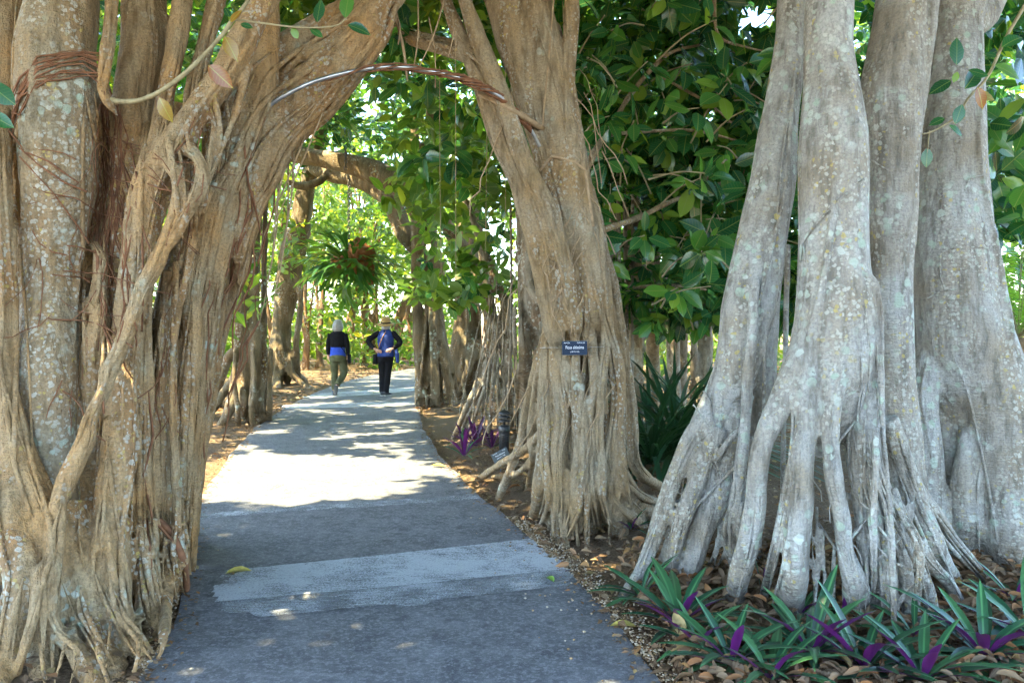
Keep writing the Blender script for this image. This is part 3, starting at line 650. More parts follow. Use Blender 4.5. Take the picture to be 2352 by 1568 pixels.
for i in range(22):   # feeder roots at the foot
    px = random.uniform(1245, 1440); ex = px+random.uniform(-34, 40); ey = random.uniform(1205, 1262)-abs(px-1340)*0.12; w = random.uniform(6, 16)
    stem(mb, [(px, random.uniform(900, 1120), 5.86+abs(px-1340)*0.0012, w), ((px+ex)/2+random.uniform(-10, 10), 1150, 5.84, w), (ex, ey, 0, w*0.8)], 0.1, 7)
tr_mid = fuse(mb, 0.0115, 1); link('trunk', tr_mid, M['bark_mid'], fig_mid); bv_mid = bvh_of(tr_mid)
mb = MB(); ribs(mb, bv_mid, M_MAIN[:19], 4, 6, 14, 6.0); mb.build('root_strands', M['bark_mid'], fig_mid, kind='stuff')
mb = MB()
for k in range(34):
    x = random.uniform(1160, 1420); y = random.uniform(150, 900); pix = [(x, y)]; a = random.choice((-1, 1))
    for j in range(random.randint(3, 8)):
        x += a*random.uniform(2, 22); y += random.uniform(18, 46); pix.append((x, y))
    drape(mb, bv_mid, pix, random.uniform(1.5, 3.4), 6.0, -0.3)
for pix, w in (([(1248,0),(1272,0),(1262,120),(1250,240),(1243,330)], 5), ([(1300,360),(1270,358),(1253,378),(1240,392)], 8), ([(1265,358),(1320,372),(1345,392),(1352,450),(1362,520)], 8), ([(1100,215),(1160,245),(1220,280),(1245,295)], 14), ([(1095,205),(1150,235),(1215,268)], 6)):
    drape(mb, bv_mid, pix, w, 5.9, -0.2)
for x0 in (1046, 1120, 1160, 1196, 1010):   # free hanging threads
    y1 = random.uniform(420, 640); d0 = random.uniform(5.4, 6.6)
    stem(mb, [(x0, random.uniform(60, 200), d0, 1.6), (x0+random.uniform(-6, 6), y1*0.6, d0, 1.4), (x0+random.uniform(-8, 8), y1, d0, 1.0)], 0.1, 5)
mb.build('aerial_roots', M['rootlet_tan'], fig_mid, kind='stuff')

# ------------------------------------------------------------------ the pale fig on the right
fig_right = empty('fig_tree', (1.9, 4.7, 0), 'pale grey fig tree of four smooth trunks on splayed lichen covered roots', 'tree', 'old fig trees')
R_A = [
 ([(1825,-160,5.05,60),(1819,0,5.0,64),(1814,103,4.97,72),(1803,205,4.95,78),(1788,308,4.93,88),(1778,410,4.9,97),(1757,513,4.88,112),(1737,615,4.86,120),(1716,718,4.85,128),(1700,800,4.85,118),(1680,870,4.85,105),(1645,940,4.87,90),(1610,1000,4.88,74)], 3),
 ([(1625,970,4.84,66),(1588,1020,4.84,58),(1553,1087,4.85,42),(1525,1166,4.86,41),(1499,1244,4.86,38),(1467,1320,4.8,34),(1425,1380,0,24)], 1),
 ([(1650,980,4.8,54),(1624,1035,4.8,50),(1598,1113,4.8,42),(1567,1192,4.8,41),(1546,1271,4.85,37),(1532,1330,0,30)], 1),
 ([(1690,900,4.86,90),(1672,1000,4.86,66),(1656,1061,4.86,60),(1640,1140,4.86,66),(1609,1218,4.86,60),(1588,1297,4.86,48),(1574,1350,0,38)], 2),
 ([(1710,1000,4.9,60),(1692,1140,4.9,38),(1677,1218,4.9,42),(1690,1300,4.9,34),(1694,1345,0,26)], 1),
 ([(1738,640,4.66,18),(1731,690,4.64,23),(1729,746,4.63,25),(1719,851,4.62,25),(1713,956,4.62,27),(1703,1061,4.62,27),(1692,1140,4.65,31),(1685,1215,4.7,28),(1690,1330,0,20)], 0),
 ([(1762,560,4.78,9),(1758,700,4.74,10),(1757,800,4.72,10),(1753,956,4.72,9),(1745,1090,4.72,9),(1735,1200,4.75,9)], 0),
 ([(1775,480,5.0,56),(1768,620,5.02,60),(1758,746,5.05,62),(1750,900,5.05,60),(1738,1010,5.05,60),(1728,1150,5.05,54),(1722,1290,0,46)], 2),
 ([(1810,560,5.3,14),(1806,700,5.3,14),(1803,850,5.3,13),(1800,1000,5.3,13),(1795,1260,0,12)], 0),
 ([(1660,930,4.78,22),(1690,905,4.74,24),(1720,890,4.72,22)], 0),
 ([(1640,1060,4.74,16),(1675,1010,4.7,15),(1700,985,4.68,14)], 0),
]
R_B = [
 ([(1912,-160,4.45,104),(1906,0,4.4,105),(1903,103,4.38,105),(1911,205,4.36,120),(1916,308,4.34,140),(1916,410,4.33,150),(1916,513,4.32,156),(1916,615,4.31,160),(1921,718,4.3,178),(1915,799,4.3,186),(1915,860,4.3,170)], 3),
 ([(1880,760,4.3,100),(1829,851,4.26,66),(1792,930,4.22,54),(1755,1009,4.2,49),(1740,1087,4.2,46),(1734,1166,4.22,48),(1719,1244,4.25,49),(1698,1323,4.35,53),(1684,1385,0,50)], 1),
 ([(1880,800,4.28,90),(1857,877,4.22,72),(1852,982,4.16,56),(1839,1061,4.13,59),(1839,1140,4.12,60),(1831,1218,4.12,60),(1826,1323,4.15,66),(1816,1412,0,58)], 1),
 ([(1835,1020,4.15,24),(1818,1061,4.16,21),(1797,1166,4.18,20),(1776,1271,4.2,21),(1752,1378,0,22)], 0),
 ([(1825,1160,4.1,12),(1812,1240,4.1,13),(1795,1320,4.15,13),(1775,1392,0,12)], 0),
 ([(1925,820,4.2,64),(1913,904,4.14,50),(1907,1009,4.1,40),(1918,1113,4.08,42),(1934,1192,4.08,40),(1944,1271,4.1,40),(1965,1349,4.15,58),(1960,1410,0,52)], 1),
 ([(1960,770,4.34,110),(1981,851,4.32,95),(1981,960,4.32,90),(1984,1061,4.32,74),(1992,1140,4.34,60),(2005,1244,4.36,50),(2010,1380,0,46)], 3),
 ([(1975,930,4.27,44),(1972,1060,4.22,36),(1978,1180,4.18,32),(1990,1300,4.18,34),(1986,1410,0,38)], 0),
 ([(1995,960,4.27,44),(2005,1080,4.22,38),(2026,1200,4.18,36),(2040,1320,4.14,38),(2046,1450,0,42)], 1),
 ([(2000,1000,4.3,40),(2025,1110,4.25,36),(2060,1230,4.2,36),(2084,1340,4.18,38),(2100,1450,0,40)], 1),
 ([(2005,1040,4.34,36),(2040,1140,4.3,33),(2085,1240,4.28,32),(2126,1340,4.25,32),(2150,1430,0,30)], 0),
 ([(2020,1180,4.2,14),(2052,1210,4.18,13),(2090,1300,4.2,12)], 0), ([(2010,1290,4.12,13),(2045,1260,4.14,13),(2075,1230,4.2,12)], 0), ([(1935,1260,4.1,12),(1965,1220,4.12,13),(2000,1180,4.2,12)], 0), ([(2060,1390,4.15,14),(2090,1350,4.18,13),(2130,1330,4.25,12)], 0),
 ([(2010,980,4.12,12),(2012,1072,4.1,18),(2007,1166,4.08,20),(2007,1271,4.05,20),(2002,1410,0,20)], 0),
 ([(2028,980,4.15,10),(2033,1072,4.12,14),(2044,1218,4.02,15),(2052,1375,3.98,15),(2055,1468,0,13)], 0),
 ([(2050,1120,4.18,22),(2075,1182,4.12,21),(2107,1244,4.05,23),(2112,1313,4.02,21),(2096,1432,0,17)], 0),
 ([(2080,1090,4.5,44),(2112,1140,4.5,42),(2154,1192,4.55,36),(2196,1250,4.7,31),(2272,1336,0,24)], 0),
 ([(2100,1240,4.3,40),(2138,1297,4.32,32),(2175,1334,4.4,29),(2215,1400,0,24)], 0),
 ([(1990,1330,4.3,50),(1990,1380,4.3,60),(1990,1430,4.3,50)], 1),
 ([(2040,960,4.4,44),(2075,1060,4.45,48),(2110,1160,4.45,50),(2150,1260,4.45,50),(2190,1340,0,44)], 2),
 ([(1968,632,4.22,18),(1985,630,4.18,20),(2008,651,4.16,22),(2019,702,4.17,16),(2021,800,4.17,14),(2025,900,4.17,14),(2028,1000,4.15,13)], 0),
 ([(1925,330,4.22,20),(1960,300,4.2,50),(1965,380,4.22,36),(1962,460,4.22,34),(1958,560,4.22,30)], 0),
]
R_C = [
 ([(2085,-160,4.95,128),(2075,0,4.92,130),(2066,60,4.9,126),(2055,150,4.88,133),(2047,205,4.86,138),(2050,308,4.85,122),(2047,410,4.85,110),(2047,513,4.85,104),(2045,615,4.85,98),(2046,718,4.85,96),(2052,820,4.85,92),(2062,950,4.85,88),(2078,1060,4.85,80),(2095,1180,4.85,76),(2110,1300,0,70)], 1),
 ([(2150,-80,4.85,32),(2142,0,4.83,32),(2131,103,4.8,29),(2121,205,4.78,23),(2111,308,4.77,15),(2105,420,4.77,10),(2102,560,4.78,8)], 0),
]
R_D = [
 ([(2200,-150,5.55,130),(2195,0,5.5,128),(2190,52,5.48,112),(2188,154,5.46,118),(2188,256,5.45,135),(2187,359,5.44,152),(2187,461,5.43,170),(2187,564,5.42,182),(2195,667,5.42,192),(2212,780,5.42,215),(2225,860,5.42,200)], 2),
 ([(2150,800,5.4,80),(2122,904,5.36,68),(2127,1009,5.33,70),(2138,1113,5.32,66),(2153,1215,5.34,56),(2158,1275,0,50)], 1),
 ([(2240,780,5.38,150),(2280,904,5.32,145),(2300,1009,5.28,152),(2320,1113,5.25,158),(2345,1218,5.2,172),(2360,1305,0,160)], 2),
 ([(2215,980,5.28,26),(2217,1035,5.24,36),(2212,1113,5.22,48),(2217,1218,5.26,48),(2222,1280,0,40)], 0),
 ([(2255,1040,5.22,24),(2240,1110,5.2,30),(2245,1200,5.2,36),(2255,1290,0,30)], 0),
 ([(2380,900,5.5,60),(2400,1100,5.45,90),(2430,1280,0,90)], 0),
 ([(2190,850,5.5,130),(2190,1000,5.55,140),(2200,1150,5.55,150),(2210,1290,0,150)], 0),
 ([(2160,1290,0,26),(2217,1282,5.36,24),(2285,1300,5.3,30),(2352,1308,5.2,34),(2420,1310,0,34)], 0),
 ([(2215,60,5.6,60),(2250,30,5.8,88),(2280,-40,6.0,90)], 0),
]
bv_right = []
for specs, vx in ((R_A, 0.012), (R_B, 0.011), (R_C, 0.013), (R_D, 0.014)):
    mb = MB()
    for sp, fl in specs: stem(mb, sp, 0.045, 14, max(0, fl-1), 0.05, 0.13)
    if specs is R_B:
        for i in range(36):
            px = random.uniform(1830, 2110); ex = px+random.uniform(-40, 40); w = random.uniform(4, 11)
            stem(mb, [(px, random.uniform(1120, 1280), 4.2, w), ((px+ex)/2+random.uniform(-10, 10), 1340, 4.22, w), (ex, random.uniform(1400, 1460), 0, w*0.8)], 0.1, 7)
    if specs is R_A:
        for i in range(16):
            px = random.uniform(1500, 1740); ex = px+random.uniform(-40, 20); w = random.uniform(6, 14)
            stem(mb, [(px+30, random.uniform(1080, 1180), 4.9, w), ((px+ex)/2+10, 1260, 4.9, w), (ex, random.uniform(1300, 1350), 0, w*0.8)], 0.1, 7)
    me = fuse(mb, vx, 2); link('trunk', me, M['bark_right'], fig_right); bv_right.append(bvh_of(me))
mb = MB()
for bi, pix, w, df in ((1, [(1985,412),(1950,440),(1905,480),(1860,530),(1840,560),(1838,600)], 6, 4.4), (1, [(1840,640),(1850,610),(1845,560)], 4, 4.4), (1, [(1880,150),(1872,220),(1880,290),(1910,330)], 3, 4.4), (3, [(2160,580),(2190,570),(2240,566),(2270,570)], 4, 5.5), (3, [(2160,580),(2158,630),(2172,670)], 4, 5.5), (3, [(2120,690),(2160,670),(2220,660)], 4, 5.5), (3, [(2215,440),(2225,410),(2260,402)], 3, 5.5), (3, [(2160,452),(2153,440),(2160,430),(2168,440),(2160,452)], 4, 5.5), (2, [(1995,365),(2020,380),(2045,395),(2050,430)], 4, 4.9), (1, [(1990,880),(1970,960),(1930,1010),(1900,1080)], 6, 4.4), (1, [(1985,700),(2000,800),(1995,900)], 5, 4.4), (0, [(1580,1180),(1640,1120),(1700,1060)], 7, 4.9), (1, [(1960,1000),(1985,1120),(2010,1200),(2060,1260)], 6, 4.4), (1, [(1880,1200),(1920,1260),(1960,1290)], 6, 4.3), (1, [(2000,1240),(2050,1290),(2100,1310)], 6, 4.3)):
    drape(mb, bv_right[bi], pix, w, df, -0.1)
for k in range(14):
    bi = random.choice((1, 1, 0)); x = random.uniform(1840, 2000) if bi == 1 else random.uniform(1560, 1760); y = random.uniform(880, 1250); pix = [(x, y)]
    for j in range(4): x += random.uniform(-16, 26); y += random.uniform(10, 45); pix.append((x, y))
    drape(mb, bv_right[bi], pix, random.uniform(2.5, 5), 4.8, -0.2)
ribs(mb, bv_right[1], R_B[1:], 4, 4, 10, 4.4, 900); ribs(mb, bv_right[0], R_A[:5], 4, 4, 12, 4.9, 700); ribs(mb, bv_right[3], R_D[1:6], 2, 5, 10, 5.4)
mb.build('creeping_roots', M['bark_right'], fig_right, kind='stuff')

# ------------------------------------------------------------------ trees further back
def back_tree(label, base, mat, specs, voxel, group='trees along the path', fl=(0.1, 0.25), name='fig_tree'):
    o = empty(name, base, label, 'tree', group); mb = MB()
    for sp, f in specs: stem(mb, sp, 0.07, 10, f, *fl)
    link('trunk', fuse(mb, voxel, 2), M[mat], o); return o
def fan(px0, px1, ytop, ybase, d, n, w0, w1, spreadx=10, top=None):
    "a bundle of root columns"
    out = []
    for i in range(n):
        x = px0+(px1-px0)*(i+random.uniform(0.1, 0.9))/n; yb = ybase+random.uniform(-10, 10); w = random.uniform(w0, w1)
        xt = x+random.uniform(-spreadx, spreadx) if top is None else top+(x-top)*0.45+random.uniform(-spreadx, spreadx)
        dd = d+random.uniform(-0.3, 0.3)
        out.append(([(xt, ytop, dd+0.2, w), ((x*0.4+xt*0.6)+random.uniform(-5, 5), ytop+(yb-ytop)*0.4, dd+0.1, w), (x+random.uniform(-4, 4), ytop+(yb-ytop)*0.75, dd, w*1.1), (x+random.uniform(-8, 8), yb, 0, w*1.2)], 0))
    return out
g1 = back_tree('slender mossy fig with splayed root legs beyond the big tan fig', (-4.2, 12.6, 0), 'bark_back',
 [([(590,150,12.8,26),(575,300,12.8,26),(562,420,12.8,26),(556,600,12.7,27),(552,750,12.6,29),(545,880,12.6,31),(525,945,12.4,26),(505,980,0,20)], 1), ([(575,600,12.8,24),(570,750,12.7,26),(560,880,12.6,28),(562,972,0,26)], 1),
  ([(600,400,12.9,20),(588,560,12.8,21),(586,700,12.7,23),(588,850,12.6,26),(592,972,0,26)], 1), ([(610,450,13,14),(606,650,13,15),(606,800,12.8,17),(614,966,0,17)], 0), ([(545,860,12.7,24),(515,900,12.7,22),(492,935,12.7,20),(478,955,0,18)], 0), ([(550,790,13,20),(520,830,13.2,26),(505,880,13.3,22),(490,930,0,22)], 0)]+fan(540, 618, 800, 972, 12.5, 8, 8, 14, 8), 0.03)
g2 = back_tree('leaning grey trunk whose thick mossy branch spans the path', (-6.0, 20, 0), 'bark_back',
 [([(745,230,19,30),(735,300,19.2,34),(716,380,19.4,38),(702,450,19.6,42),(690,520,19.8,48),(671,582,20,54),(656,685,20.2,50),(641,787,20.2,44),(632,860,20.2,40),(628,890,0,36)], 2),
  ([(640,350,17,26),(666,354,16.5,34),(728,362,16,42),(800,377,15.6,48),(861,397,15.4,50),(912,423,15.3,52),(943,459,15.3,42),(957,500,15.3,34),(962,560,15.3,28)], 1),
  ([(720,385,18.5,36),(753,398,18,34),(830,418,17,38),(892,449,16.6,44),(912,490,16.5,44),(930,540,16.4,40)], 0),
  ([(661,418,17.5,18),(697,428,17.5,20),(738,413,17.6,18),(752,390,17.8,14)], 0),
  ([(680,560,20,16),(690,700,20,15),(680,800,20,15),(690,885,0,14)], 0), ([(640,800,20,26),(665,850,20,18),(700,885,19.8,14),(728,898,0,12)], 0), ([(650,780,20.2,18),(672,840,20.2,14),(705,880,0,12)], 0)]+fan(618, 670, 760, 888, 20, 6, 8, 13, 6), 0.04)
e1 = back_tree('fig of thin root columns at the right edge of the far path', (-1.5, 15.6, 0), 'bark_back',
 [([(950,250,15.4,20),(956,403,15.4,22),(955,530,15.4,22),(958,690,15.3,24),(962,800,15.3,26),(965,935,0,26)], 1), ([(975,330,15.6,30),(985,500,15.6,30),(990,640,15.6,34),(992,760,15.5,34),(996,860,15.4,36),(1000,930,0,38)], 2),
  ([(1010,600,15.5,30),(1005,720,15.4,26),(1020,830,15.2,22),(1045,935,0,22)], 0), ([(940,120,15.5,16),(975,215,15.6,34),(1010,290,15.8,40),(1040,330,16,40)], 0), ([(1000,470,15.8,30),(1040,540,16.2,34),(1060,560,16.4,30)], 0)]+fan(958, 1050, 690, 932, 15.2, 17, 4, 9, 8, 985), 0.035)
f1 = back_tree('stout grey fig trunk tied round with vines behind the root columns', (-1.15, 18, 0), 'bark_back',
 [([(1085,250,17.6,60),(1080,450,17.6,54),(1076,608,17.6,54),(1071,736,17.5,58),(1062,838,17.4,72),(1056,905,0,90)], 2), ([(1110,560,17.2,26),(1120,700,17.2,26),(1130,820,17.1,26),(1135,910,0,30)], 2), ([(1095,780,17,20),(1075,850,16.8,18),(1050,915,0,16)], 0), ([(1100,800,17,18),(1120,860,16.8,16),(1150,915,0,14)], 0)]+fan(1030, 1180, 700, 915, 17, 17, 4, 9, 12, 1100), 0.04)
mbp = [([(1060,430,10.6,12),(1087,505,10.8,17),(1117,592,11,21),(1148,664,11,21),(1168,715,11,19),(1180,800,11,18)], 0),
  ([(1130,600,11,12),(1128,680,11,15),(1138,770,11,17),(1112,850,11,16),(1076,925,11,15),(1040,1008,0,13)], 0), ([(1138,760,11,14),(1126,850,11,12),(1100,930,10.9,11),(1072,1000,0,10)], 0), ([(1140,740,11,12),(1135,850,10.9,12),(1128,930,10.8,12),(1122,1010,0,12)], 0), ([(1150,720,11,10),(1155,850,11,9),(1160,1000,0,9)], 0), ([(1150,780,11.2,10),(1100,900,11.2,9),(1062,985,0,9)], 0), ([(1165,720,11.2,16),(1170,850,11,15),(1175,980,0,14)], 0)]
for i in range(14):
    x0 = random.uniform(1120, 1200); y0 = random.uniform(600, 760); x1 = x0-random.uniform(-30, 95); dd = random.uniform(10.2, 11.6); w = random.uniform(4, 9)
    mbp.append(([(x0, y0, dd, w), ((x0*2+x1)/3+random.uniform(-5, 5), y0+(960-y0)*0.35, dd, w), ((x0+2*x1)/3+random.uniform(-5, 5), y0+(960-y0)*0.7, dd, w), (x1, HY+FPX*1.6/dd, 0, w*0.9)], 0))
p1 = back_tree('bundle of slanting prop roots standing behind the bollard light', (-0.4, 11.0, 0), 'bark_pale', mbp, 0.022)
k1 = back_tree('fig of many straight pale root columns beside the name plate trunk', (0.28, 8.6, 0), 'bark_pale',
 [([(1180,150,9,26),(1190,400,8.9,26),(1200,560,8.8,24),(1205,700,8.7,24),(1208,850,8.7,24),(1205,1000,0,24)], 1), ([(1225,430,8.8,44),(1222,560,8.7,56),(1230,680,8.6,50),(1240,760,8.6,36)], 3), ([(1215,650,8.5,30),(1245,690,8.4,26),(1262,700,8.3,18)], 1)]+fan(1165, 1260, 450, 985, 8.6, 11, 5, 13, 9)+fan(1395, 1455, 380, 1020, 8.4, 6, 6, 14, 8), 0.018)
q1 = []
qi = 0
for (x0, x1, d, yb, lab) in ((1455, 1500, 12.5, 975, 'white barked root pillar cluster just right of the name plate trunk'), (1520, 1570, 14, 950, 'white barked root pillar cluster above the strap leaf clump'), (1580, 1640, 13, 965, 'white barked root pillar cluster beside the leaning pale trunk')):
    q1.append(back_tree(lab, W((x0+x1)/2, yb, 0)*1.0, 'bark_pale', fan(x0, x1, 420, yb, d, 3, 12, 22, 9)+fan(x0, x1, 500, yb, d-0.3, 3, 4, 8, 8), 0.03, 'white root pillars'))
    q1[-1].location.z = 0
grove = []
for i, (x, yb, n, lean, lab) in enumerate(((700, 852, 3, -4, 'thin brown stems left of the woman with silver hair'), (735, 846, 2, 10, 'pair of slim brown stems beside the woman with silver hair'), (800, 838, 4, 5, 'brown multi stemmed tree between the two walkers'), (838, 836, 4, -3, 'thick orange brown tree behind the two walkers'), (862, 834, 4, 8, 'smooth tan tree just left of the straw hat'), (905, 830, 3, 26, 'slanting brown tree right of the straw hat'), (935, 826, 3, 20, 'thin leaning stems at the bend of the path'), (640, 868, 3, 4, 'thin brown stems behind the leaning grey trunk'), (560, 880, 3, -5, 'dim stems in the far left thicket'))):
    b0 = ground(x, yb); d = b0.y; sp = []
    for j in range(n+1):
        xo = x+random.uniform(-14, 14); l = lean+random.uniform(-26, 26); w = random.uniform(5, 12)
        sp.append(([(xo+l*3.2, 400, d+random.uniform(-1, 1), w*0.5), (xo+l*2.0+random.uniform(-6, 6), 540, d, w*0.7), (xo+l*0.9+random.uniform(-6, 6), 680, d, w*0.9), (xo+random.uniform(-4, 4), yb-50, d, w), (x+random.uniform(-9, 9), yb, d, w*1.4)], 0))
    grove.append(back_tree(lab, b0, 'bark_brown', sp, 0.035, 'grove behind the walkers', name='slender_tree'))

# ------------------------------------------------------------------ crowns
def pix_points(n, px0, px1, py0, py1, d0, d1, gaps=()):
    "random points through the volume between two distances"
    d = (rng.random(n)*(d1**1.5-d0**1.5)+d0**1.5)**(1/1.5); px = rng.uniform(px0, px1, n); py = rng.uniform(py0, py1, n)
    keep = np.ones(n, bool)
    for gx, gy, rx, ry in list(gaps)+GAPS: keep &= ((px-gx)/rx)**2+((py-gy)/ry)**2 > 1
    P = np.stack([(px-CX)/FPX*d, d, CAM_H-(py-HY)/FPX*d], 1)
    return P[keep & (P[:, 2] > 0.15)]
GAPS = [(1735, 45, 62, 45), (860, 245, 42, 36), (815, 458, 34, 24), (1117, 480, 13, 30), (905, 360, 20, 16), (1040, 175, 20, 10), (735, 330, 12, 14)]   # holes to the sky
def clump(P, f=1.1, thr=0.42, seed=0.0):
    "keeps points in clumps so the crown has dark holes and light tufts"
    x, y, z = P[:, 0]*f+seed, P[:, 1]*f*0.8+seed*2, P[:, 2]*f*1.2
    s = 0.5+0.17*(np.sin(2.1*x+1.3*np.sin(1.7*z))+np.sin(2.6*z+1.1*np.sin(2.0*y+x))+np.sin(1.9*y+0.7*x))
    return P[s > thr]
def crown(parent, P, k, size, T, mat, name='crown', spread=1.15, droop=0.4, up=0.5, rnd=(0, 1), gap=True, wid=1.0):
    ax = rng.normal(0, 0.6, P.shape); ax[:, 2] += up; ax[:, 1] -= 0.25
    a, D, Nn, L = whorls(P, ax, k, size, spread, droop)
    keep = np.ones(len(a), bool)
    if gap: keep = sun_gap(a)
    a, D, Nn, L = a[keep], D[keep], Nn[keep], L[keep]
    me = leaves_mesh(name, a, D, Nn, L, rng.uniform(rnd[0], rnd[1], len(a)), T, wid)
    return link(name, me, M[mat], parent, kind='stuff')
def overhead(parent, xr, yr, zr, n, size=0.3, thr=0.30):
    P = np.stack([rng.uniform(*xr, n), rng.uniform(*yr, n), rng.uniform(*zr, n)], 1)
    P = clump(P, 0.8, thr, xr[0]); ok = ~((P[:, 1] > 0.2) & (P[:, 2] < CAM_H+0.43*P[:, 1]) & (P[:, 1] < 9))
    for gx, gy, rx, ry in GAPS:
        px = CX+P[:, 0]/np.maximum(P[:, 1], 0.1)*FPX; py = HY-(P[:, 2]-CAM_H)/np.maximum(P[:, 1], 0.1)*FPX
        ok &= ((px-gx)/rx)**2+((py-gy)/ry)**2 > 1
    crown(parent, P[ok], 6, size, T_LO, 'leaf_stuff', up=0.9)
overhead(fig_left, (-10, -1.5), (-2.5, 9), (4.6, 8.5), 6500)
overhead(fig_mid, (-2.5, 4), (3, 11), (5.2, 8.8), 3600)
overhead(fig_right, (-1.5, 7), (-2.5, 8), (4.9, 8.5), 4200)
def shade_leaves(parent, xr, yr, zr, n, size=0.3):
    "extra leaves added overhead along the sun direction to shade a stretch of ground"
    f = np.stack([rng.uniform(*xr, n), rng.uniform(*yr, n), np.zeros(n)], 1); z = rng.uniform(*zr, n)
    P = f+SUNV[None, :]*(z/SUNV[2])[:, None]
    ok = ~((P[:, 1] > 0.2) & (P[:, 2] < CAM_H+0.43*P[:, 1]) & (P[:, 1] < 9)); crown(parent, P[ok], 6, size, T_LO, 'leaf_stuff', up=0.9)
shade_leaves(fig_left, (-5, 6.5), (1.5, 7.4), (5.5, 9), 1900)  # added leaf layer that keeps sun dapples off the near path and trunks
shade_leaves(e1, (-5.4, -1.6), (16.6, 20), (5.8, 9.5), 330)  # added leaves that shade the walkers
shade_leaves(e1, (-7, 1), (14.5, 22), (5.8, 9.5), 620)
overhead(g1, (-10, -2.5), (9, 20), (5.2, 9.5), 3000)
overhead(e1, (-3.5, 4), (11, 22), (5.2, 10), 3200)

back = empty('fig_tree', (1.4, 9.3, 0), 'broad leaved fig filling the gap between the name plate trunk and the pale trunks', 'tree', 'old fig trees')
mb = MB()
B_ST = [([(1450,300,9.4,50),(1452,500,9.4,40),(1455,700,9.3,36),(1458,880,9.3,36),(1460,1010,0,40)], 2), ([(1500,500,10,30),(1500,750,10,30),(1502,985,0,34)], 1)]
for sp, fl in B_ST: stem(mb, sp, 0.06, 10, fl)
link('trunk', fuse(mb, 0.02, 2), M['bark_mid'], back)
for sp in ([(1350,385,6.3,17),(1368,345,6.5,16),(1400,300,6.9,14),(1450,215,7.3,12),(1530,128,7.6,9),(1605,104,7.8,6)], [(1510,172,7.4,6),(1570,205,7.4,8),(1630,240,7.3,6),(1690,290,7.2,4)], [(1380,530,6.4,15),(1465,500,6.8,13),(1560,455,7.2,11),(1660,420,7.5,8),(1760,390,7.7,5)], [(1400,310,6.9,10),(1470,303,7.1,9),(1590,300,7.3,7),(1700,325,7.4,4)], [(1455,660,8,8),(1540,655,7.6,7),(1620,665,7.2,5)], [(1640,-20,7,9),(1650,80,7,7),(1720,110,6.9,5),(1800,125,6.8,4)]):
    m2 = MB(); stem(m2, sp, 0.08, 8); m2.build('branch', M['bark_mid'], back)
# the leaves one can pick out, each by itself, then the mass behind them
P1 = pix_points(105, 1345, 1850, -20, 690, 6.3, 7.9)
py_ = HY-(P1[:, 2]-CAM_H)/P1[:, 1]*FPX; px1 = CX+P1[:, 0]/P1[:, 1]*FPX
P1 = P1[(py_ < 700) & ~((px1 > 1640) & (py_ > 600))]
ax = rng.normal(0, 0.5, P1.shape); ax[:, 1] -= 0.6; ax[:, 2] += 0.25
a, D, Nn, L = whorls(P1, ax, 6, 0.23, 1.15, 0.55); leaf_objects(back, a[:300], D[:300], Nn[:300], L[:300]); link('crown', leaves_mesh('crown', a[300:], D[300:], Nn[300:], L[300:], rng.random(len(a)-300), T_HI), M['leaf_stuff'], back, kind='stuff')
mb = MB()
for p, x in zip(P1, unit(ax)):
    p = Vector(p); q = p-Vector(x)*0.45+Vector((random.uniform(-0.15, 0.15), 0.15, random.uniform(-0.1, 0.25))); tube(mb, [p, (p+q)/2+Vector((0, 0, 0.04)), q], [0.005, 0.007, 0.009], 5)
mb.build('twigs', M['twig'], back, kind='stuff')
P2 = clump(pix_points(1500, 1300, 1900, -60, 740, 7.4, 10.5), 1.4, 0.35, 3.0); crown(back, P2, 7, 0.21, T_MID, 'leaf_stuff', gap=False, rnd=(0.0, 0.95))
P3 = clump(pix_points(1500, 1260, 2350, -80, 700, 10.5, 15), 1.0, 0.36, 5.0); crown(back, P3, 7, 0.24, T_LO, 'leaf_stuff', gap=False, rnd=(0.0, 1.0))

# above the path: leaves of the name plate fig
P1 = pix_points(34, 915, 1290, -10, 420, 6.8, 8.6)
ax = rng.normal(0, 0.5, P1.shape); ax[:, 1] -= 0.4; ax[:, 2] += 0.1
a, D, Nn, L = whorls(P1, ax, 6, 0.21, 1.05, 0.75); leaf_objects(fig_mid, a, D, Nn, L)
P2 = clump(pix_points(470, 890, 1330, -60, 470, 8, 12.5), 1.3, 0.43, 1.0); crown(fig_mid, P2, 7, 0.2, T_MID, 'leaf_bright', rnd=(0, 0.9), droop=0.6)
P1 = pix_points(22, 960, 1180, 330, 720, 8.5, 12.0)
ax = rng.normal(0, 0.5, P1.shape); ax[:, 1] -= 0.4; ax[:, 2] += 0.2
a, D, Nn, L = whorls(P1, ax, 6, 0.22, 1.1, 0.6); leaf_objects(e1, a, D, Nn, L)
P2 = clump(pix_points(340, 945, 1200, 250, 690, 9.5, 14.5), 1.3, 0.45, 2.0); crown(e1, P2, 7, 0.21, T_MID, 'leaf_bright', rnd=(0.0, 0.8))
# above and behind the tan fig
P1 = pix_points(12, 600, 940, -10, 90, 6.2, 7.5)
ax = rng.normal(0, 0.5, P1.shape); ax[:, 1] -= 0.4
a, D, Nn, L = whorls(P1, ax, 6, 0.2, 1.1, 0.7); leaf_objects(fig_left, a, D, Nn, L)
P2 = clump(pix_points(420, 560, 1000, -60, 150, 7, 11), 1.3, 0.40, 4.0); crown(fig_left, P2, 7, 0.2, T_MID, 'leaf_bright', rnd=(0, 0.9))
P2 = clump(pix_points(640, -60, 640, -80, 760, 8.5, 15), 1.2, 0.42, 6.0); crown(g1, P2, 7, 0.24, T_LO, 'leaf_bright', rnd=(0, 1))
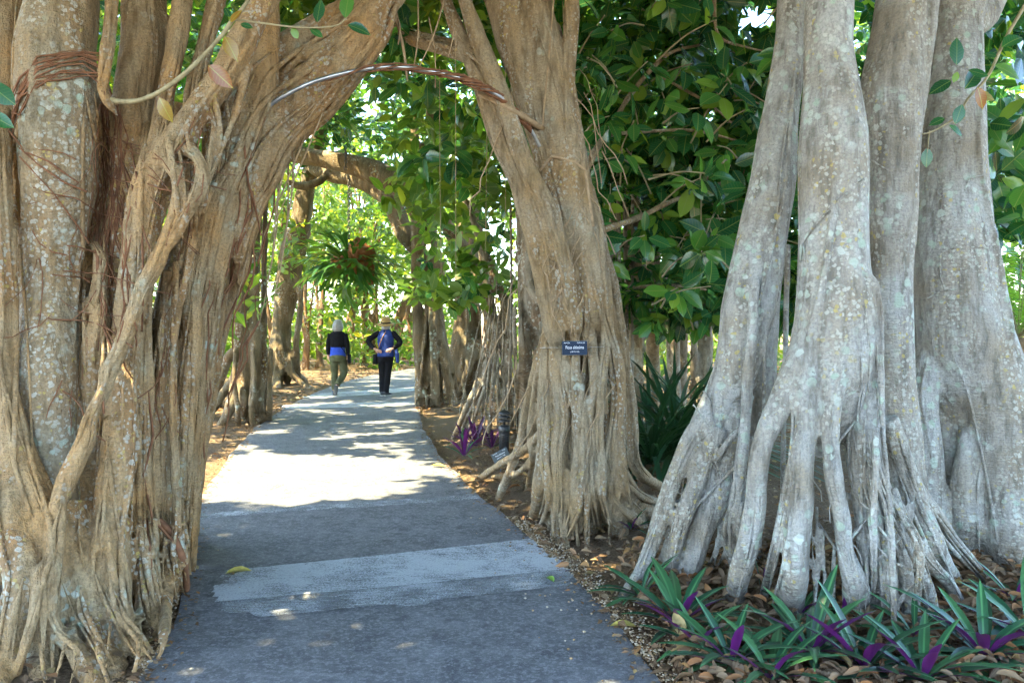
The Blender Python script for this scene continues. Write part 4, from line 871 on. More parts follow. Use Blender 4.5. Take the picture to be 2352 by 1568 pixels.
# right edge
P1 = pix_points(16, 2255, 2370, 30, 530, 6.0, 7.5)
ax = rng.normal(0, 0.5, P1.shape); ax[:, 1] -= 0.4
a, D, Nn, L = whorls(P1, ax, 6, 0.24, 1.1, 0.6); leaf_objects(fig_right, a, D, Nn, L)
P2 = clump(pix_points(360, 1960, 2450, -60, 560, 7.2, 10), 1.3, 0.38, 7.0); crown(fig_right, P2, 7, 0.22, T_MID, 'leaf_stuff', gap=False, rnd=(0, 0.7))
# the far middle: sunlit green over the walkers
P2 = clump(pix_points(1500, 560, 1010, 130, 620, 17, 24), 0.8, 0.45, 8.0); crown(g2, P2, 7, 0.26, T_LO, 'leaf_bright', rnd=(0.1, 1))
for i, gr in enumerate(grove):
    bx = gr.location
    n = 300; P = np.stack([rng.normal(bx.x, 2.2, n), rng.normal(bx.y, 1.5, n), rng.uniform(3.0, 10, n)], 1); crown(gr, clump(P, 0.8, 0.42, i), 7, 0.3, T_LO, 'leaf_bright', rnd=(0.1, 1))
# the thicket that closes the view behind everything
def thicket(name, label, px0, px1, py0, py1, d0, d1, n, seed, bright=True, size=0.32):
    P = clump(pix_points(n, px0, px1, py0, py1, d0, d1), 0.55, 0.40, seed)
    ax = rng.normal(0, 0.6, P.shape); ax[:, 2] += 0.6
    a, D, Nn, L = whorls(P, ax, 7, size, 1.1, 0.3)
    me = leaves_mesh(name, a, D, Nn, L, rng.uniform(0.1, 1, len(a)), T_LO)
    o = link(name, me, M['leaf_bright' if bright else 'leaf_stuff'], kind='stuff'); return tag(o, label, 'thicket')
thicket('thicket', 'sunlit green thicket closing the view at the end of the path', 380, 1060, 400, 838, 26, 40, 4200, 1.0)
thicket('thicket', 'tall green treetops seen high beyond the path', 300, 1400, -60, 520, 30, 46, 2400, 2.0, size=0.42)
thicket('thicket', 'bright green undergrowth seen between the white root pillars', 1150, 2450, 480, 850, 19, 30, 2400, 3.0)
thicket('thicket', 'tall green treetops seen high behind the pale trunks', 1250, 2600, -80, 500, 20, 34, 1900, 4.0, size=0.4)
thicket('thicket', 'dim green undergrowth showing through the big tan fig', -150, 560, 300, 880, 16, 30, 1500, 5.0)

# ------------------------------------------------------------------ metal hoop over the path, with roots wound round it
M['pipe'] = simple('pipe', (0.42, 0.43, 0.44), 0.35, 0.3, 12, 0.5, 0.0, 0.85)
hoop = empty('garden_hoop', W(870, 155, 5.3)-Vector((0, 0, W(870, 155, 5.3).z)), 'thin galvanised pipe hoop arching over the path between two figs', 'pipe')
HP = [(415,1260,5.1,11),(440,900,5.05,11),(480,600,5.1,11),(530,400,5.1,11),(575,290,5.06,11),(615,245,5.02,11),(664,214,5.0,11),(723,187,5.02,11),(796,167,5.06,11),(870,155,5.12,11),(928,155,5.2,11),(987,164,5.28,11),(1045,176,5.36,11),(1104,199,5.45,11),(1160,232,5.56,11),(1220,300,5.72,11),(1280,450,5.9,11),(1310,700,6.0,11),(1320,1230,6.05,11)]
mb = MB(); hp = [W(a, b, c) for a, b, c, d in HP]; tube(mb, hp, [0.014]*len(hp), 10, 0.0, step=0.05); mb.build('pipe', M['pipe'], hoop)
mb = MB()
for k in range(7):
    P_, R_ = resample(hp[5:15], [0.014]*10, 0.03); m0 = int(len(P_)*random.uniform(0, 0.75)); m1 = min(len(P_), m0+random.randint(14, 45)); ph = random.uniform(0, 6); fr = random.uniform(0.25, 0.5); q = []
    for i in range(m0, m1):
        a = ph+fr*i; q.append(P_[i]+Vector((0.1*math.cos(a), -math.cos(a), math.sin(a)))*random.uniform(0.017, 0.024))
    if len(q) > 3: tube(mb, q, [random.uniform(0.003, 0.006)]*len(q), 5, 0.1, step=0.03)
for k in range(9):
    P_, R_ = resample(hp[11:16], [0.014]*5, 0.03); ph = random.uniform(0, 6); q = []
    for i in range(random.randint(0, 8), len(P_)): a = ph+0.4*i; q.append(P_[i]+Vector((0.1*math.cos(a), -math.cos(a), math.sin(a)))*random.uniform(0.018, 0.034))
    if len(q) > 3: tube(mb, q, [random.uniform(0.004, 0.008)]*len(q), 5, 0.1, step=0.03)
mb.build('wound_roots', M['rootlet'], hoop, kind='stuff')

# ------------------------------------------------------------------ single twigs with leaves close to the camera
leaf_y = tmpl_mesh('leaf', T_HI, M['leaf_yellow'])
def one_leaf(parent, a, b, d, me, face=(0, -1, 0.3), lab=None, d2=None):
    "leaf from its stalk end a to its tip b"
    A = W(a[0], a[1], d); B = W(b[0], b[1], d2 or d); v = B-A; L = v.length
    X, Y, Z = frames(np.array([list(v)]), np.array([list(face)]))
    o = bpy.data.objects.new('leaf', me); C.objects.link(o); o.parent = parent
    o.rotation_euler = Matrix((( X[0][0], Y[0][0], Z[0][0]), (X[0][1], Y[0][1], Z[0][1]), (X[0][2], Y[0][2], Z[0][2]))).to_euler()
    o.scale = (L, L, L); o.location = A-world_loc(parent)
    if lab: o['label'] = lab
    return o
for sp in ([(258,228,4.3,12),(272,233,4.22,12),(318,231,4.1,11),(369,210,4.04,11),(425,169,4.0,11),(472,123,4.0,10),(513,77,4.0,10),(531,51,4.0,11),(564,10,4.0,8),(590,-40,4.0,8)], [(540,46,4.0,6),(556,47,3.98,5),(606,54,3.96,5),(694,64,3.95,4),(770,60,3.95,3.5),(793,44,3.95,3)]):
    mb = MB(); stem(mb, sp, 0.04, 8); mb.build('branch', M['twig'], fig_left)
for a, b, me, lab in (((478,150),(532,200), leaf_y, 'yellow leaf turning red'), ((366,225),(392,280), leaf_y, 'yellow leaf turning red'), ((516,84),(545,138), leaf_y, 'yellow leaf turning brown'), ((530,52),(552,20), leaf_y, 'red young leaf'), ((793,42),(800,-22), leaf_me, None), ((728,52),(736,-2), leaf_me3, None), ((798,58),(850,70), leaf_me2, None), ((712,66),(742,84), leaf_me, None), ((552,56),(580,62), leaf_me, None), ((670,62),(684,90), leaf_me3, None), ((528,40),(515,15), leaf_me, None), ((-30,190),(34,240), leaf_me3, None), ((-30,260),(28,290), leaf_me, None)):
    one_leaf(fig_left, a, b, 3.96, me, (random.uniform(-0.3, 0.3), -1, 0.3), lab)
mb = MB(); stem(mb, [(2400,-60,4.9,9),(2316,77,4.85,8),(2270,174,4.8,7),(2224,226,4.78,6),(2198,267,4.76,5),(2142,302,4.74,4),(2119,308,4.72,3)], 0.05, 7); mb.build('branch', M['twig'], fig_right)
mb = MB(); stem(mb, [(2135,300,4.74,3),(2132,330,4.74,3),(2130,350,4.74,2)], 0.05, 5); mb.build('branch', M['twig'], fig_right)
for a, b, me in (((2197,150),(2200,85), leaf_me3), ((2185,185),(2135,212), leaf_me), ((2200,165),(2190,190), leaf_me3), ((2215,205),(2260,150), leaf_me2), ((2210,240),(2195,285), leaf_me3), ((2170,272),(2135,285), leaf_me), ((2180,288),(2215,310), leaf_me), ((2130,340),(2128,385), leaf_me3), ((2245,200),(2262,250), leaf_y), ((2290,130),(2262,120), leaf_me), ((2285,150),(2350,175), leaf_me), ((2300,110),(2355,70), leaf_me2), ((2270,174),(2225,160), leaf_me3), ((2240,215),(2290,225), leaf_y)):
    one_leaf(fig_right, a, b, 4.72+random.uniform(-0.06, 0.06), me, (random.uniform(-0.4, 0.4), -1, 0.5))

# ------------------------------------------------------------------ staghorn fern hanging on a chain
def forked_frond(mat):
    "a strap that widens and splits into two or three lobes"
    bm = bmesh.new(); rows = [(0, 0.02, 0), (0.25, 0.045, 0.0), (0.5, 0.075, -0.03), (0.66, 0.10, -0.08)]
    prev = None; uvs = {}
    def vtx(x, y, z): return bm.verts.new((x, y, z))
    for y, w, z in rows:
        cur = (vtx(-w, y, z+0.01), vtx(0, y, z), vtx(w, y, z+0.01))
        if prev:
            bm.faces.new((prev[0], prev[1], cur[1], cur[0])); bm.faces.new((prev[1], prev[2], cur[2], cur[1]))
        prev = cur
    l1 = vtx(-0.19, 0.86, -0.17); l2 = vtx(-0.10, 0.88, -0.18); tip1 = vtx(-0.20, 1.03, -0.28)
    r1 = vtx(0.19, 0.84, -0.17); r2 = vtx(0.10, 0.88, -0.18); tip2 = vtx(0.21, 1.0, -0.27); mtip = vtx(0.0, 1.02, -0.24); m1 = vtx(-0.03, 0.86, -0.15); m2 = vtx(0.03, 0.86, -0.15)
    bm.faces.new((prev[0], prev[1], l2, l1)); bm.faces.new((l1, l2, tip1)); bm.faces.new((prev[1], prev[2], r1, r2)); bm.faces.new((r2, r1, tip2))
    bm.faces.new((prev[1], m2, mtip, m1))
    me = bpy.data.meshes.new('frond'); bm.to_mesh(me); bm.free(); ul = me.uv_layers.new(name='uv')
    for l in me.loops: c = me.vertices[l.vertex_index].co; ul.data[l.index].uv = (0.5+c.x*2, c.y)
    me.polygons.foreach_set('use_smooth', [True]*len(me.polygons)); me.materials.append(mat); return me
M['fern'] = leafmat('fern', [(0.0, (0.014, 0.065, 0.014)), (0.6, (0.045, 0.13, 0.02)), (1.0, (0.11, 0.20, 0.025))], True, veins=False, rough=0.4, rib=(0.1, 0.2, 0.04))
M['shield'] = simple('shield', (0.22, 0.085, 0.03), 0.8, 0.4, 6, 0.2, 0.4)
FC = W(806, 606, 15.6)
fern = empty('staghorn_fern', FC, 'big hanging staghorn fern with forked green fronds and rusty shield leaves', 'fern')
fm = forked_frond(M['fern'])
dirs = []
for i in range(140):
    a = i*2.4; zz = 1-2*(i+0.5)/140; r = math.sqrt(1-zz*zz); dirs.append((r*math.cos(a), r*math.sin(a), zz))
for i, (x, y, z) in enumerate(dirs):
    x += random.uniform(-0.5, 0.5); y += random.uniform(-0.5, 0.5); v = np.array([[x, y, z*0.5+0.1+random.uniform(-0.4, 0.4)]]); X, Y, Z = frames(v, np.array([[x*0.3, y*0.3, 1.0]]) if abs(z) < 0.9 else np.array([[1.0, 0.2, 0.1]]))
    o = bpy.data.objects.new('frond', fm); C.objects.link(o); o.parent = fern; m = Matrix(((X[0][0], Y[0][0], Z[0][0]), (X[0][1], Y[0][1], Z[0][1]), (X[0][2], Y[0][2], Z[0][2])))
    o.rotation_euler = m.to_euler(); s_ = random.uniform(0.35, 0.78); o.scale = (s_*1.5, s_, s_*1.3); o.location = Vector((x*0.42, y*0.3, z*0.24))*random.uniform(0.4, 1.3)
for (px, py, s_, rx, rz) in ((826, 582, 0.26, 0.2, 0.4), (796, 600, 0.24, 0.0, -0.5), (832, 622, 0.24, -0.2, 0.8), (776, 606, 0.18, 0.1, -0.9)):
    mb = MB(); c0 = W(px, py, 15.42)-FC; n = 14; vs = [c0+Vector((0, -0.1, 0))]; fs = []
    for ring in (1, 2):
        for k in range(n):
            a = 2*math.pi*k/n; rr = s_*ring/2*(1+0.14*math.sin(3*a+rx*9)+0.08*math.sin(5*a)); vs.append(c0+Vector((rr*math.cos(a), 0.10*ring*ring/2-0.1+rz*0.1*math.cos(a), rr*math.sin(a)*1.15)))
    for k in range(n): fs.append((0, 1+k, 1+(k+1) % n)); fs.append((1+k, 1+n+k, 1+n+(k+1) % n, 1+(k+1) % n))
    o = link('shield_frond', mesh_py('shield_frond', vs, fs), M['shield'], fern, False); o['label'] = 'rusty brown shield frond'
M['chain'] = simple('chain', (0.10, 0.09, 0.08), 0.5, 0.3, 30, 0.5, 0.0, 0.7)
mb = MB(); ztop = W(800, 352, 15.6).z; z = FC.z+0.25; kk = 0
while z < ztop:
    q = []
    for j in range(9):
        a = 2*math.pi*j/8; u = 0.024*math.cos(a); v = 0.042*math.sin(a)
        q.append(Vector((FC.x-0.04+(u if kk % 2 else 0), FC.y-0.0+(0 if kk % 2 else u)-(0.30 if z > W(800, 395, 15.6).z else 0), z+v)))
    tube(mb, q, [0.011]*9, 5, 0.0, step=0.03); z += 0.068; kk += 1
tag(mb.build('chain', M['chain']), 'dark link chain hanging from the mossy branch to the fern', 'chain')

# ------------------------------------------------------------------ name plates
def text(name, body, size, mat, parent, loc, rot, sx=1.0, kern=1.0, align='CENTER'):
    c = bpy.data.curves.new('t', 'FONT'); c.body = body; c.size = size; c.align_x = align; c.align_y = 'CENTER'; c.extrude = 0.0003; c.space_character = kern
    o = bpy.data.objects.new('t', c); C.objects.link(o); dg = bpy.context.evaluated_depsgraph_get(); dg.update()
    me = bpy.data.meshes.new_from_object(o.evaluated_get(dg)); bpy.data.objects.remove(o); me.materials.clear()
    n = bpy.data.objects.new(name, me); C.objects.link(n); me.materials.append(mat); n.parent = parent; n.location = loc; n.rotation_euler = rot; n.scale = (sx, 1, 1); return n
M['plate'] = simple('plate', (0.004, 0.016, 0.042), 0.55, 0.15, 40, 0.25)
M['plate_edge'] = simple('plate_edge', (0.03, 0.06, 0.09), 0.4, 0.2, 40, 0.4)
M['letters'] = simple('letters', (0.72, 0.74, 0.76), 0.6, 0.05, 10, 0.2)
M['wire'] = simple('wire', (0.5, 0.5, 0.5), 0.4, 0.1, 10, 0.5, 0, 0.8)
pd = 5.60; pc = W(1320, 799, pd); pw, ph_ = 58/FPX*pd, 32.5/FPX*pd
plate = empty('name_plate', pc, 'blue plant name plate with white lettering fixed to the braided fig trunk', 'sign')
plate.rotation_euler = (0, math.radians(-0.8), math.radians(2))
def slab(name, w, h, th, mat, parent, loc, rot, bev=0.003):
    bm = bmesh.new(); bmesh.ops.create_cube(bm, size=1.0); bmesh.ops.scale(bm, vec=(w, th, h), verts=bm.verts); bmesh.ops.bevel(bm, geom=list(bm.edges), offset=min(bev, th*0.4), segments=2, affect='EDGES')
    me = bpy.data.meshes.new(name); bm.to_mesh(me); bm.free(); o = link(name, me, mat, parent, False); o.location = loc; o.rotation_euler = rot; return o
slab('backing', pw, ph_, 0.008, M['plate_edge'], plate, (0, 0.004, 0), (0, 0, 0))
slab('face', pw*0.985, ph_*0.93, 0.003, M['plate'], plate, (0, -0.0012, 0), (0, 0, 0), 0.001)
up = (math.radians(90), 0, 0); ty = -0.0035
text('lettering', 'Ficus altissima', 0.033, M['letters'], plate, (0, ty, 0.004), up, 0.70, 1.0)
text('lettering', 'MORACEAE', 0.0115, M['letters'], plate, (-pw*0.31, ty, ph_*0.36), up, 0.72)
text('lettering', 'TROPICAL ASIA', 0.0115, M['letters'], plate, (pw*0.25, ty, ph_*0.36), up, 0.72)
text('lettering', 'LOFTY FIG', 0.0145, M['letters'], plate, (0, ty, -ph_*0.27), up, 0.85, 1.1)
mb = MB()
for s_ in (-1, 1):
    tube(mb, [pc+Vector((s_*pw*0.45, 0.006, 0)), pc+Vector((s_*pw*0.8, 0.06, 0.004)), pc+Vector((s_*pw*1.3, 0.16, 0.0))], [0.0012]*3, 5)
for v in range(len(mb.v)): mb.v[v] = mb.v[v]
o = link('wire', mesh_py('wire', [v-pc for v in mb.v], mb.f), M['wire'], plate, False)
lp = W(1150, 1046, 8.6); lab_ = empty('plant_label', Vector((lp.x, lp.y+0.02, 0)), 'small tilted dark plant label at the foot of the bollard light', 'sign')
rot = Matrix.Rotation(math.radians(-28), 3, 'Y') @ Matrix.Rotation(math.radians(-38), 3, 'X')
M['label_face'] = simple('label_face', (0.03, 0.045, 0.05), 0.35, 0.2, 30, 0.5)
def put(o, local): o.rotation_euler = (rot @ o.rotation_euler.to_matrix()).to_euler(); o.location = rot @ Vector(local)+Vector((0, -0.02, lp.z))
put(slab('face', 0.19, 0.13, 0.006, M['label_face'], lab_, (0, 0, 0), (0, 0, 0), 0.002), (0, 0, 0))
put(text('lettering', 'Ficus altissima', 0.026, M['letters'], lab_, (0, 0, 0), up, 0.75), (0, -0.0045, 0.015))
put(text('lettering', 'MORACEAE', 0.014, M['letters'], lab_, (0, 0, 0), up, 0.75), (-0.05, -0.0045, 0.046))
put(text('lettering', 'S.E. ASIA', 0.014, M['letters'], lab_, (0, 0, 0), up, 0.75), (0.055, -0.0045, 0.046))
put(text('lettering', 'COUNCIL TREE', 0.017, M['letters'], lab_, (0, 0, 0), up, 0.85), (0, -0.0045, -0.018))
mb = MB(); tube(mb, [Vector((0, 0, -0.05)), Vector((0, 0.01, lp.z-0.03)), Vector((0, -0.01, lp.z))], [0.006]*3, 6); link('stake', mesh_py('stake', mb.v, mb.f), M['plate_edge'], lab_, False)

# ------------------------------------------------------------------ bollard light
M['black'] = simple('black', (0.018, 0.019, 0.021), 0.42, 0.3, 20, 0.5)
bl = ground(1158, 1054); boll = empty('bollard_light', bl, 'black garden bollard light with three louvre rings beside the purple plants', 'light')
def lp_(name, prof, n=20): m = MB().lathe(prof, (0, 0, 0), n); return link(name, mesh_py(name, m.v, m.f), M['black'], boll, False)
lp_('post', [(0.062, -0.05), (0.062, 0.30), (0.0625, 0.305)]); lp_('collar', [(0.064, 0.303), (0.069, 0.31), (0.069, 0.375), (0.062, 0.392), (0.03, 0.40)]); lp_('neck', [(0.014, 0.395), (0.014, 0.43), (0.03, 0.445)])
for z0 in (0.445, 0.49): lp_('louvre_ring', [(0.034, z0+0.012), (0.075, z0-0.004), (0.077, z0), (0.036, z0+0.024)])
lp_('cap', [(0.074, 0.53), (0.078, 0.537), (0.06, 0.556), (0.03, 0.572), (0.012, 0.578), (0.010, 0.592), (0.002, 0.597)])
for k in range(4):
    a = math.pi/4+k*math.pi/2; m = MB(); tube(m, [Vector((0.05*math.cos(a), 0.05*math.sin(a), 0.44)), Vector((0.05*math.cos(a), 0.05*math.sin(a), 0.54))], [0.005, 0.005], 6); link('strut', mesh_py('strut', m.v, m.f), M['black'], boll, False)

# ------------------------------------------------------------------ boat lilies and other low plants
M['lily'] = leafmat('lily', [(0.0, (0.012, 0.052, 0.024)), (0.5, (0.022, 0.085, 0.036)), (1.0, (0.05, 0.14, 0.045))], True, trans=0.15, rough=0.35, tcol=(1.5, 2.0, 1.0), rib=(0.10, 0.26, 0.10), under=(0.10, 0.012, 0.12), veins=False)
M['lily_purple'] = leafmat('lily_purple', [(0.0, (0.028, 0.005, 0.034)), (0.6, (0.05, 0.008, 0.055)), (1.0, (0.085, 0.016, 0.055))], True, trans=0.15, rough=0.35, tcol=(2, 1, 2), rib=(0.08, 0.02, 0.08), veins=False)
M['strap'] = leafmat('strap', [(0.0, (0.010, 0.038, 0.018)), (0.7, (0.024, 0.075, 0.028)), (1.0, (0.06, 0.14, 0.04))], True, trans=0.15, rough=0.3, veins=False, rib=(0.02, 0.06, 0.025))
def strap_mesh(mat, curl, wid, fold=0.5):
    return tmpl_mesh('leaf', leaf_template([(0, 0.5*wid), (0.12, 0.55*wid), (0.3, 0.85*wid), (0.5, 1.0*wid), (0.7, 0.9*wid), (0.88, 0.5*wid), (1, 0)], curl, fold), mat)
LILY = [strap_mesh(M['lily'], c_, 0.072, f_) for c_, f_ in ((0.16, 0.5), (0.34, 0.45), (0.5, 0.4))]
LILYP = [strap_mesh(M['lily_purple'], 0.15, 0.07)]
PUR = 0.26
def rosette(name, base, n, length, label, cat, group, meshes, purple=0, lean=(0, 0), lo=0.35, hi=1.25, z0=0.03):
    o = empty(name, base, label, cat, group)
    for i in range(n):
        a = i*2.4+random.uniform(-0.25, 0.25); f = (i+0.5)/n; th = lo+(hi-lo)*f+random.uniform(-0.12, 0.12)
        v = np.array([[math.sin(th)*math.cos(a)+lean[0], math.sin(th)*math.sin(a)+lean[1], math.cos(th)]]); X, Y, Z = frames(v, np.array([[-math.cos(a)*0.6, -math.sin(a)*0.6, 1.0]]))
        q = bpy.data.objects.new('leaf', (random.choice(LILYP) if i < purple else random.choice(meshes))); C.objects.link(q); q.parent = o
        q.rotation_euler = Matrix(((X[0][0], Y[0][0], Z[0][0]), (X[0][1], Y[0][1], Z[0][1]), (X[0][2], Y[0][2], Z[0][2]))).to_euler()
        s_ = length*random.uniform(0.7, 1.08)*(PUR if i < purple else 1.0); q.scale = (s_, s_, s_); q.location = (0.02*math.cos(a), 0.02*math.sin(a), z0+0.03*(1-f))
        if i < purple: q['label'] = 'purple young leaf'
    return o
grp = 'boat lilies under the pale fig'
for px, py, n, L_, pu, lab, lean in (
 (1560, 1452, 17, 0.40, 3, 'large boat lily with a purple heart at the bend of the path edge', (0, 0)),
 (1680, 1545, 14, 0.36, 1, 'boat lily with upright green leaves, second from the path edge', (0, -0.1)),
 (1862, 1520, 16, 0.42, 3, 'boat lily with two purple leaves in front of the pale roots', (0, 0)),
 (1985, 1555, 15, 0.42, 1, 'boat lily with long leaves at the bottom edge below the widest root', (0, 0)),
 (2262, 1530, 18, 0.46, 1, 'tallest boat lily in the bottom right corner', (0, 0)),
 (2370, 1500, 12, 0.42, 0, 'boat lily cut by the right picture edge', (-0.1, 0)),
 (1470, 1385, 8, 0.30, 0, 'boat lily with few dark leaves beside the leaning root at the path', (-0.2, -0.1)),
 (1450, 1226, 7, 0.20, 0, 'small boat lily at the foot of the braided fig', (0, 0)),
 (2330, 1395, 10, 0.30, 0, 'dark boat lily among dead leaves near the right picture edge', (0, 0)),
 (1770, 1580, 12, 0.34, 1, 'low boat lily at the bottom edge with a purple bud', (0, 0)),
 (2120, 1580, 13, 0.40, 0, 'boat lily with bronze striped leaves at the bottom edge', (0, 0)),
 (2100, 1478, 7, 0.28, 0, 'broad leaved boat lily lying against the widest root', (-0.2, -0.2)),
 (1840, 1425, 6, 0.24, 0, 'boat lily with two short leaves between the pale roots', (0.2, 0)),
 (1605, 1500, 9, 0.30, 0, 'low green boat lily right behind the pebbles', (0.1, -0.1)),
 (2205, 1240, 6, 0.26, 0, 'boat lily sprouting at the foot of the rear pale trunk', (0, -0.1))):
    rosette('boat_lily', ground(px, py), n+5, L_*0.98, lab, 'plant', grp, LILY, min(pu, 1), lean, 0.42, 1.36)
for px, py, x2, lab in ((1690, 1335, 0.24, 'single upright green leaf pair between the leaning roots'), (1752, 1360, 0.26, 'tall single green leaf standing between pale root legs'), (1935, 1430, 0.2, 'short green leaf standing before the widest root')):
    rosette('boat_lily', ground(px, py), 3, x2, lab, 'plant', grp, LILY[:1], 0, (0, 0), 0.05, 0.35)
PUR = 0.9
grp2 = 'boat lilies by the bollard'
for px, py, n, L_, pu, lab in ((1066, 1054, 11, 0.36, 2, 'green boat lily nearest the path before the bollard light'), (1092, 1030, 14, 0.42, 10, 'dark purple boat lily in the middle of the bollard bed'), (1130, 1035, 9, 0.36, 7, 'upright purple boat lily touching the bollard light'), (1065, 1020, 8, 0.32, 5, 'reddish boat lily behind the green one')):
    rosette('boat_lily', ground(px, py), n, L_, lab, 'plant', grp2, LILY, pu, (0, 0), 0.2, 1.1)
STRAP = [strap_mesh(M['strap'], c_, 0.019, 0.4) for c_ in (0.5, 0.8, 1.1)]
for px, py, n, L_, lab in ((1495, 1072, 90, 1.35, 'dark strap leaved clump pressed against the braided fig'), (1548, 1062, 110, 1.5, 'dark strap leaved clump in the middle of the gap'), (1600, 1050, 80, 1.3, 'dark strap leaved clump nearest the leaning pale trunk')):
    rosette('strap_leaf_clump', ground(px, py), n, L_, lab, 'plant', 'strap leaf clumps', STRAP, 0, (0, -0.1), 0.1, 1.2)
# cycad at the right edge
M['cycad'] = leafmat('cycad', [(0.0, (0.10, 0.24, 0.03)), (1.0, (0.18, 0.34, 0.04))], trans=0.4, rough=0.4, veins=False)
cy = W(2338, 775, 8.6); cyc = empty('cycad', (cy.x, cy.y, 0), 'bright green feathery cycad behind the pale fig at the right edge', 'plant')
mb = MB().lathe([(0.20, -0.05), (0.22, 0.3), (0.19, 0.8), (0.2, cy.z-0.15), (0.1, cy.z)], (0, 0, 0), 14); link('trunk', mesh_py('trunk', mb.v, mb.f), M['bark_brown'], cyc, False)
for i in range(30):
    a = i*2.4; th = 0.08+0.042*i; L_ = 1.45; Pq = []; Dq = []; Nq = []; spine = []
    for k in range(36):
        f = k/35; ang = th+f*f*0.9; spine.append(None)
    q = Vector((0, 0, cy.z)); pts = [q.copy()]
    for k in range(36):
        ang = th+(k/35)**2*0.9; q = q+Vector((math.sin(ang)*math.cos(a), math.sin(ang)*math.sin(a), math.cos(ang)))*L_/36; pts.append(q.copy())
    side = Vector((-math.sin(a), math.cos(a), 0))
    for k in range(4, 36):
        tdir = (pts[k+1]-pts[k]).normalized(); nrm = side.cross(tdir)
        for s_ in (-1, 1):
            Pq.append(pts[k]); Dq.append(side*s_+tdir*0.55+nrm*0.15); Nq.append(nrm if nrm.z > 0 else -nrm)
    Lq = [0.17*math.sin(math.pi*(0.12+0.8*(k//2)/32))+0.03 for k in range(len(Pq))]
    me = leaves_mesh('frond', np.array([list(v) for v in Pq]), np.array([list(v) for v in Dq]), np.array([list(v) for v in Nq]), Lq, rng.random(len(Pq)), T_LO, 0.22)
    o = link('frond', me, M['cycad'], cyc, False)
    mb = MB(); tube(mb, pts[::4], [0.008-0.0006*j for j in range(len(pts[::4]))], 5); link('rib', mesh_py('rib', mb.v, mb.f), M['twig'], o, False)

# ------------------------------------------------------------------ fallen leaves, litter, pebbles
leaf_f = [tmpl_mesh('fallen', leaf_template([(0, 0.0), (0.12, 0.12), (0.35, 0.22), (0.6, 0.23), (0.85, 0.12), (1, 0)], 0.1, 0.6), simple(nm, col, 0.6, 0.3, 40)) for nm, col in (('fallen_yellow', (0.42, 0.34, 0.08)), ('fallen_green', (0.12, 0.22, 0.03)), ('fallen_pale', (0.38, 0.29, 0.12)), ('fallen_rust', (0.30, 0.13, 0.045)))]
def fallen(px, py, L_, rz, mi, label, zz=0.02, tilt=0.15):
    o = bpy.data.objects.new('fallen_leaf', leaf_f[mi]); C.objects.link(o); g_ = ground(px, py); o.location = (g_.x, g_.y, zz); o.rotation_euler = (tilt, random.uniform(-0.2, 0.2), rz); o.scale = (L_, L_, L_)
    tag(o, label, 'leaf', 'fallen leaves')
fallen(517, 1330, 0.16, -1.35, 0, 'curled yellow leaf on the left end of the white painted band', 0.035)
fallen(1272, 1345, 0.09, 0.4, 1, 'fresh green leaf on the right end of the white painted band', 0.025)
fallen(1462, 1448, 0.14, 1.6, 0, 'yellowish leaf at the right path edge near the boat lilies', 0.02)
fallen(1570, 1490, 0.14, 0.1, 2, 'pale tan leaf standing against the path edge boat lily', 0.05, 0.9)
fallen(455, 1318, 0.08, 0.8, 2, 'small tan leaf at the foot of the tan fig', 0.03)
fallen(1022, 1076, 0.16, 1.4, 0, 'yellow leaf beside the path near the purple plants', 0.02)
fallen(1720, 1385, 0.17, 1.3, 3, 'rust coloured leaf lying under the pale root legs', 0.05)
fallen(2150, 1260, 0.18, 0.3, 3, 'large rust coloured leaf leaning on the rear root', 0.06, 0.7)
def scatter(n, xr, yr, smin, smax, T, name, label, bias=None, rnd=(0, 1), zr=(0.0, 0.03), flat=0.35, kindcat='leaf litter'):
    x = rng.uniform(*xr, n); y = yr[0]+(yr[1]-yr[0])*rng.random(n)**1.4
    ok = ~on_path(x, y, -0.02); x, y = x[ok], y[ok]
    P = np.stack([x, y, rng.uniform(zr[0], zr[1], len(x))+0.02], 1); a = rng.uniform(0, 6.28, len(x))
    D = np.stack([np.cos(a), np.sin(a), rng.normal(0, 0.15, len(x))], 1); Nn = rng.normal(0, flat, (len(x), 3)); Nn[:, 2] += 1
    o = link(name, leaves_mesh(name, P, D, Nn, rng.uniform(smin, smax, len(x)), rng.uniform(rnd[0], rnd[1], len(x)), T), M['litter'], kind='stuff'); tag(o, label, kindcat)
scatter(9000, (-0.6, 5.5), (3.0, 14), 0.03, 0.10, T_LO, 'leaf_litter', 'brown dead leaves covering the bed right of the path')
scatter(7000, (-8.5, -1.5), (3.0, 18), 0.03, 0.10, T_LO, 'leaf_litter', 'brown dead leaves covering the bed left of the path')
scatter(6000, (-9, 6), (14, 34), 0.06, 0.16, T_LO, 'leaf_litter', 'orange brown dead leaves on the ground around the far bend', rnd=(0.2, 1))
scatter(4200, (0.75, 4.2), (3.1, 5.6), 0.05, 0.115, T_DRY, 'leaf_litter', 'large curled dead leaves heaped round the pale roots', rnd=(0.15, 1), zr=(0.0, 0.09), flat=0.6)
scatter(260, (-0.3, 2.2), (5.0, 9.5), 0.05, 0.115, T_DRY, 'leaf_litter', 'large curled dead leaves round the braided fig', rnd=(0.3, 1), zr=(0.0, 0.05), flat=0.6)
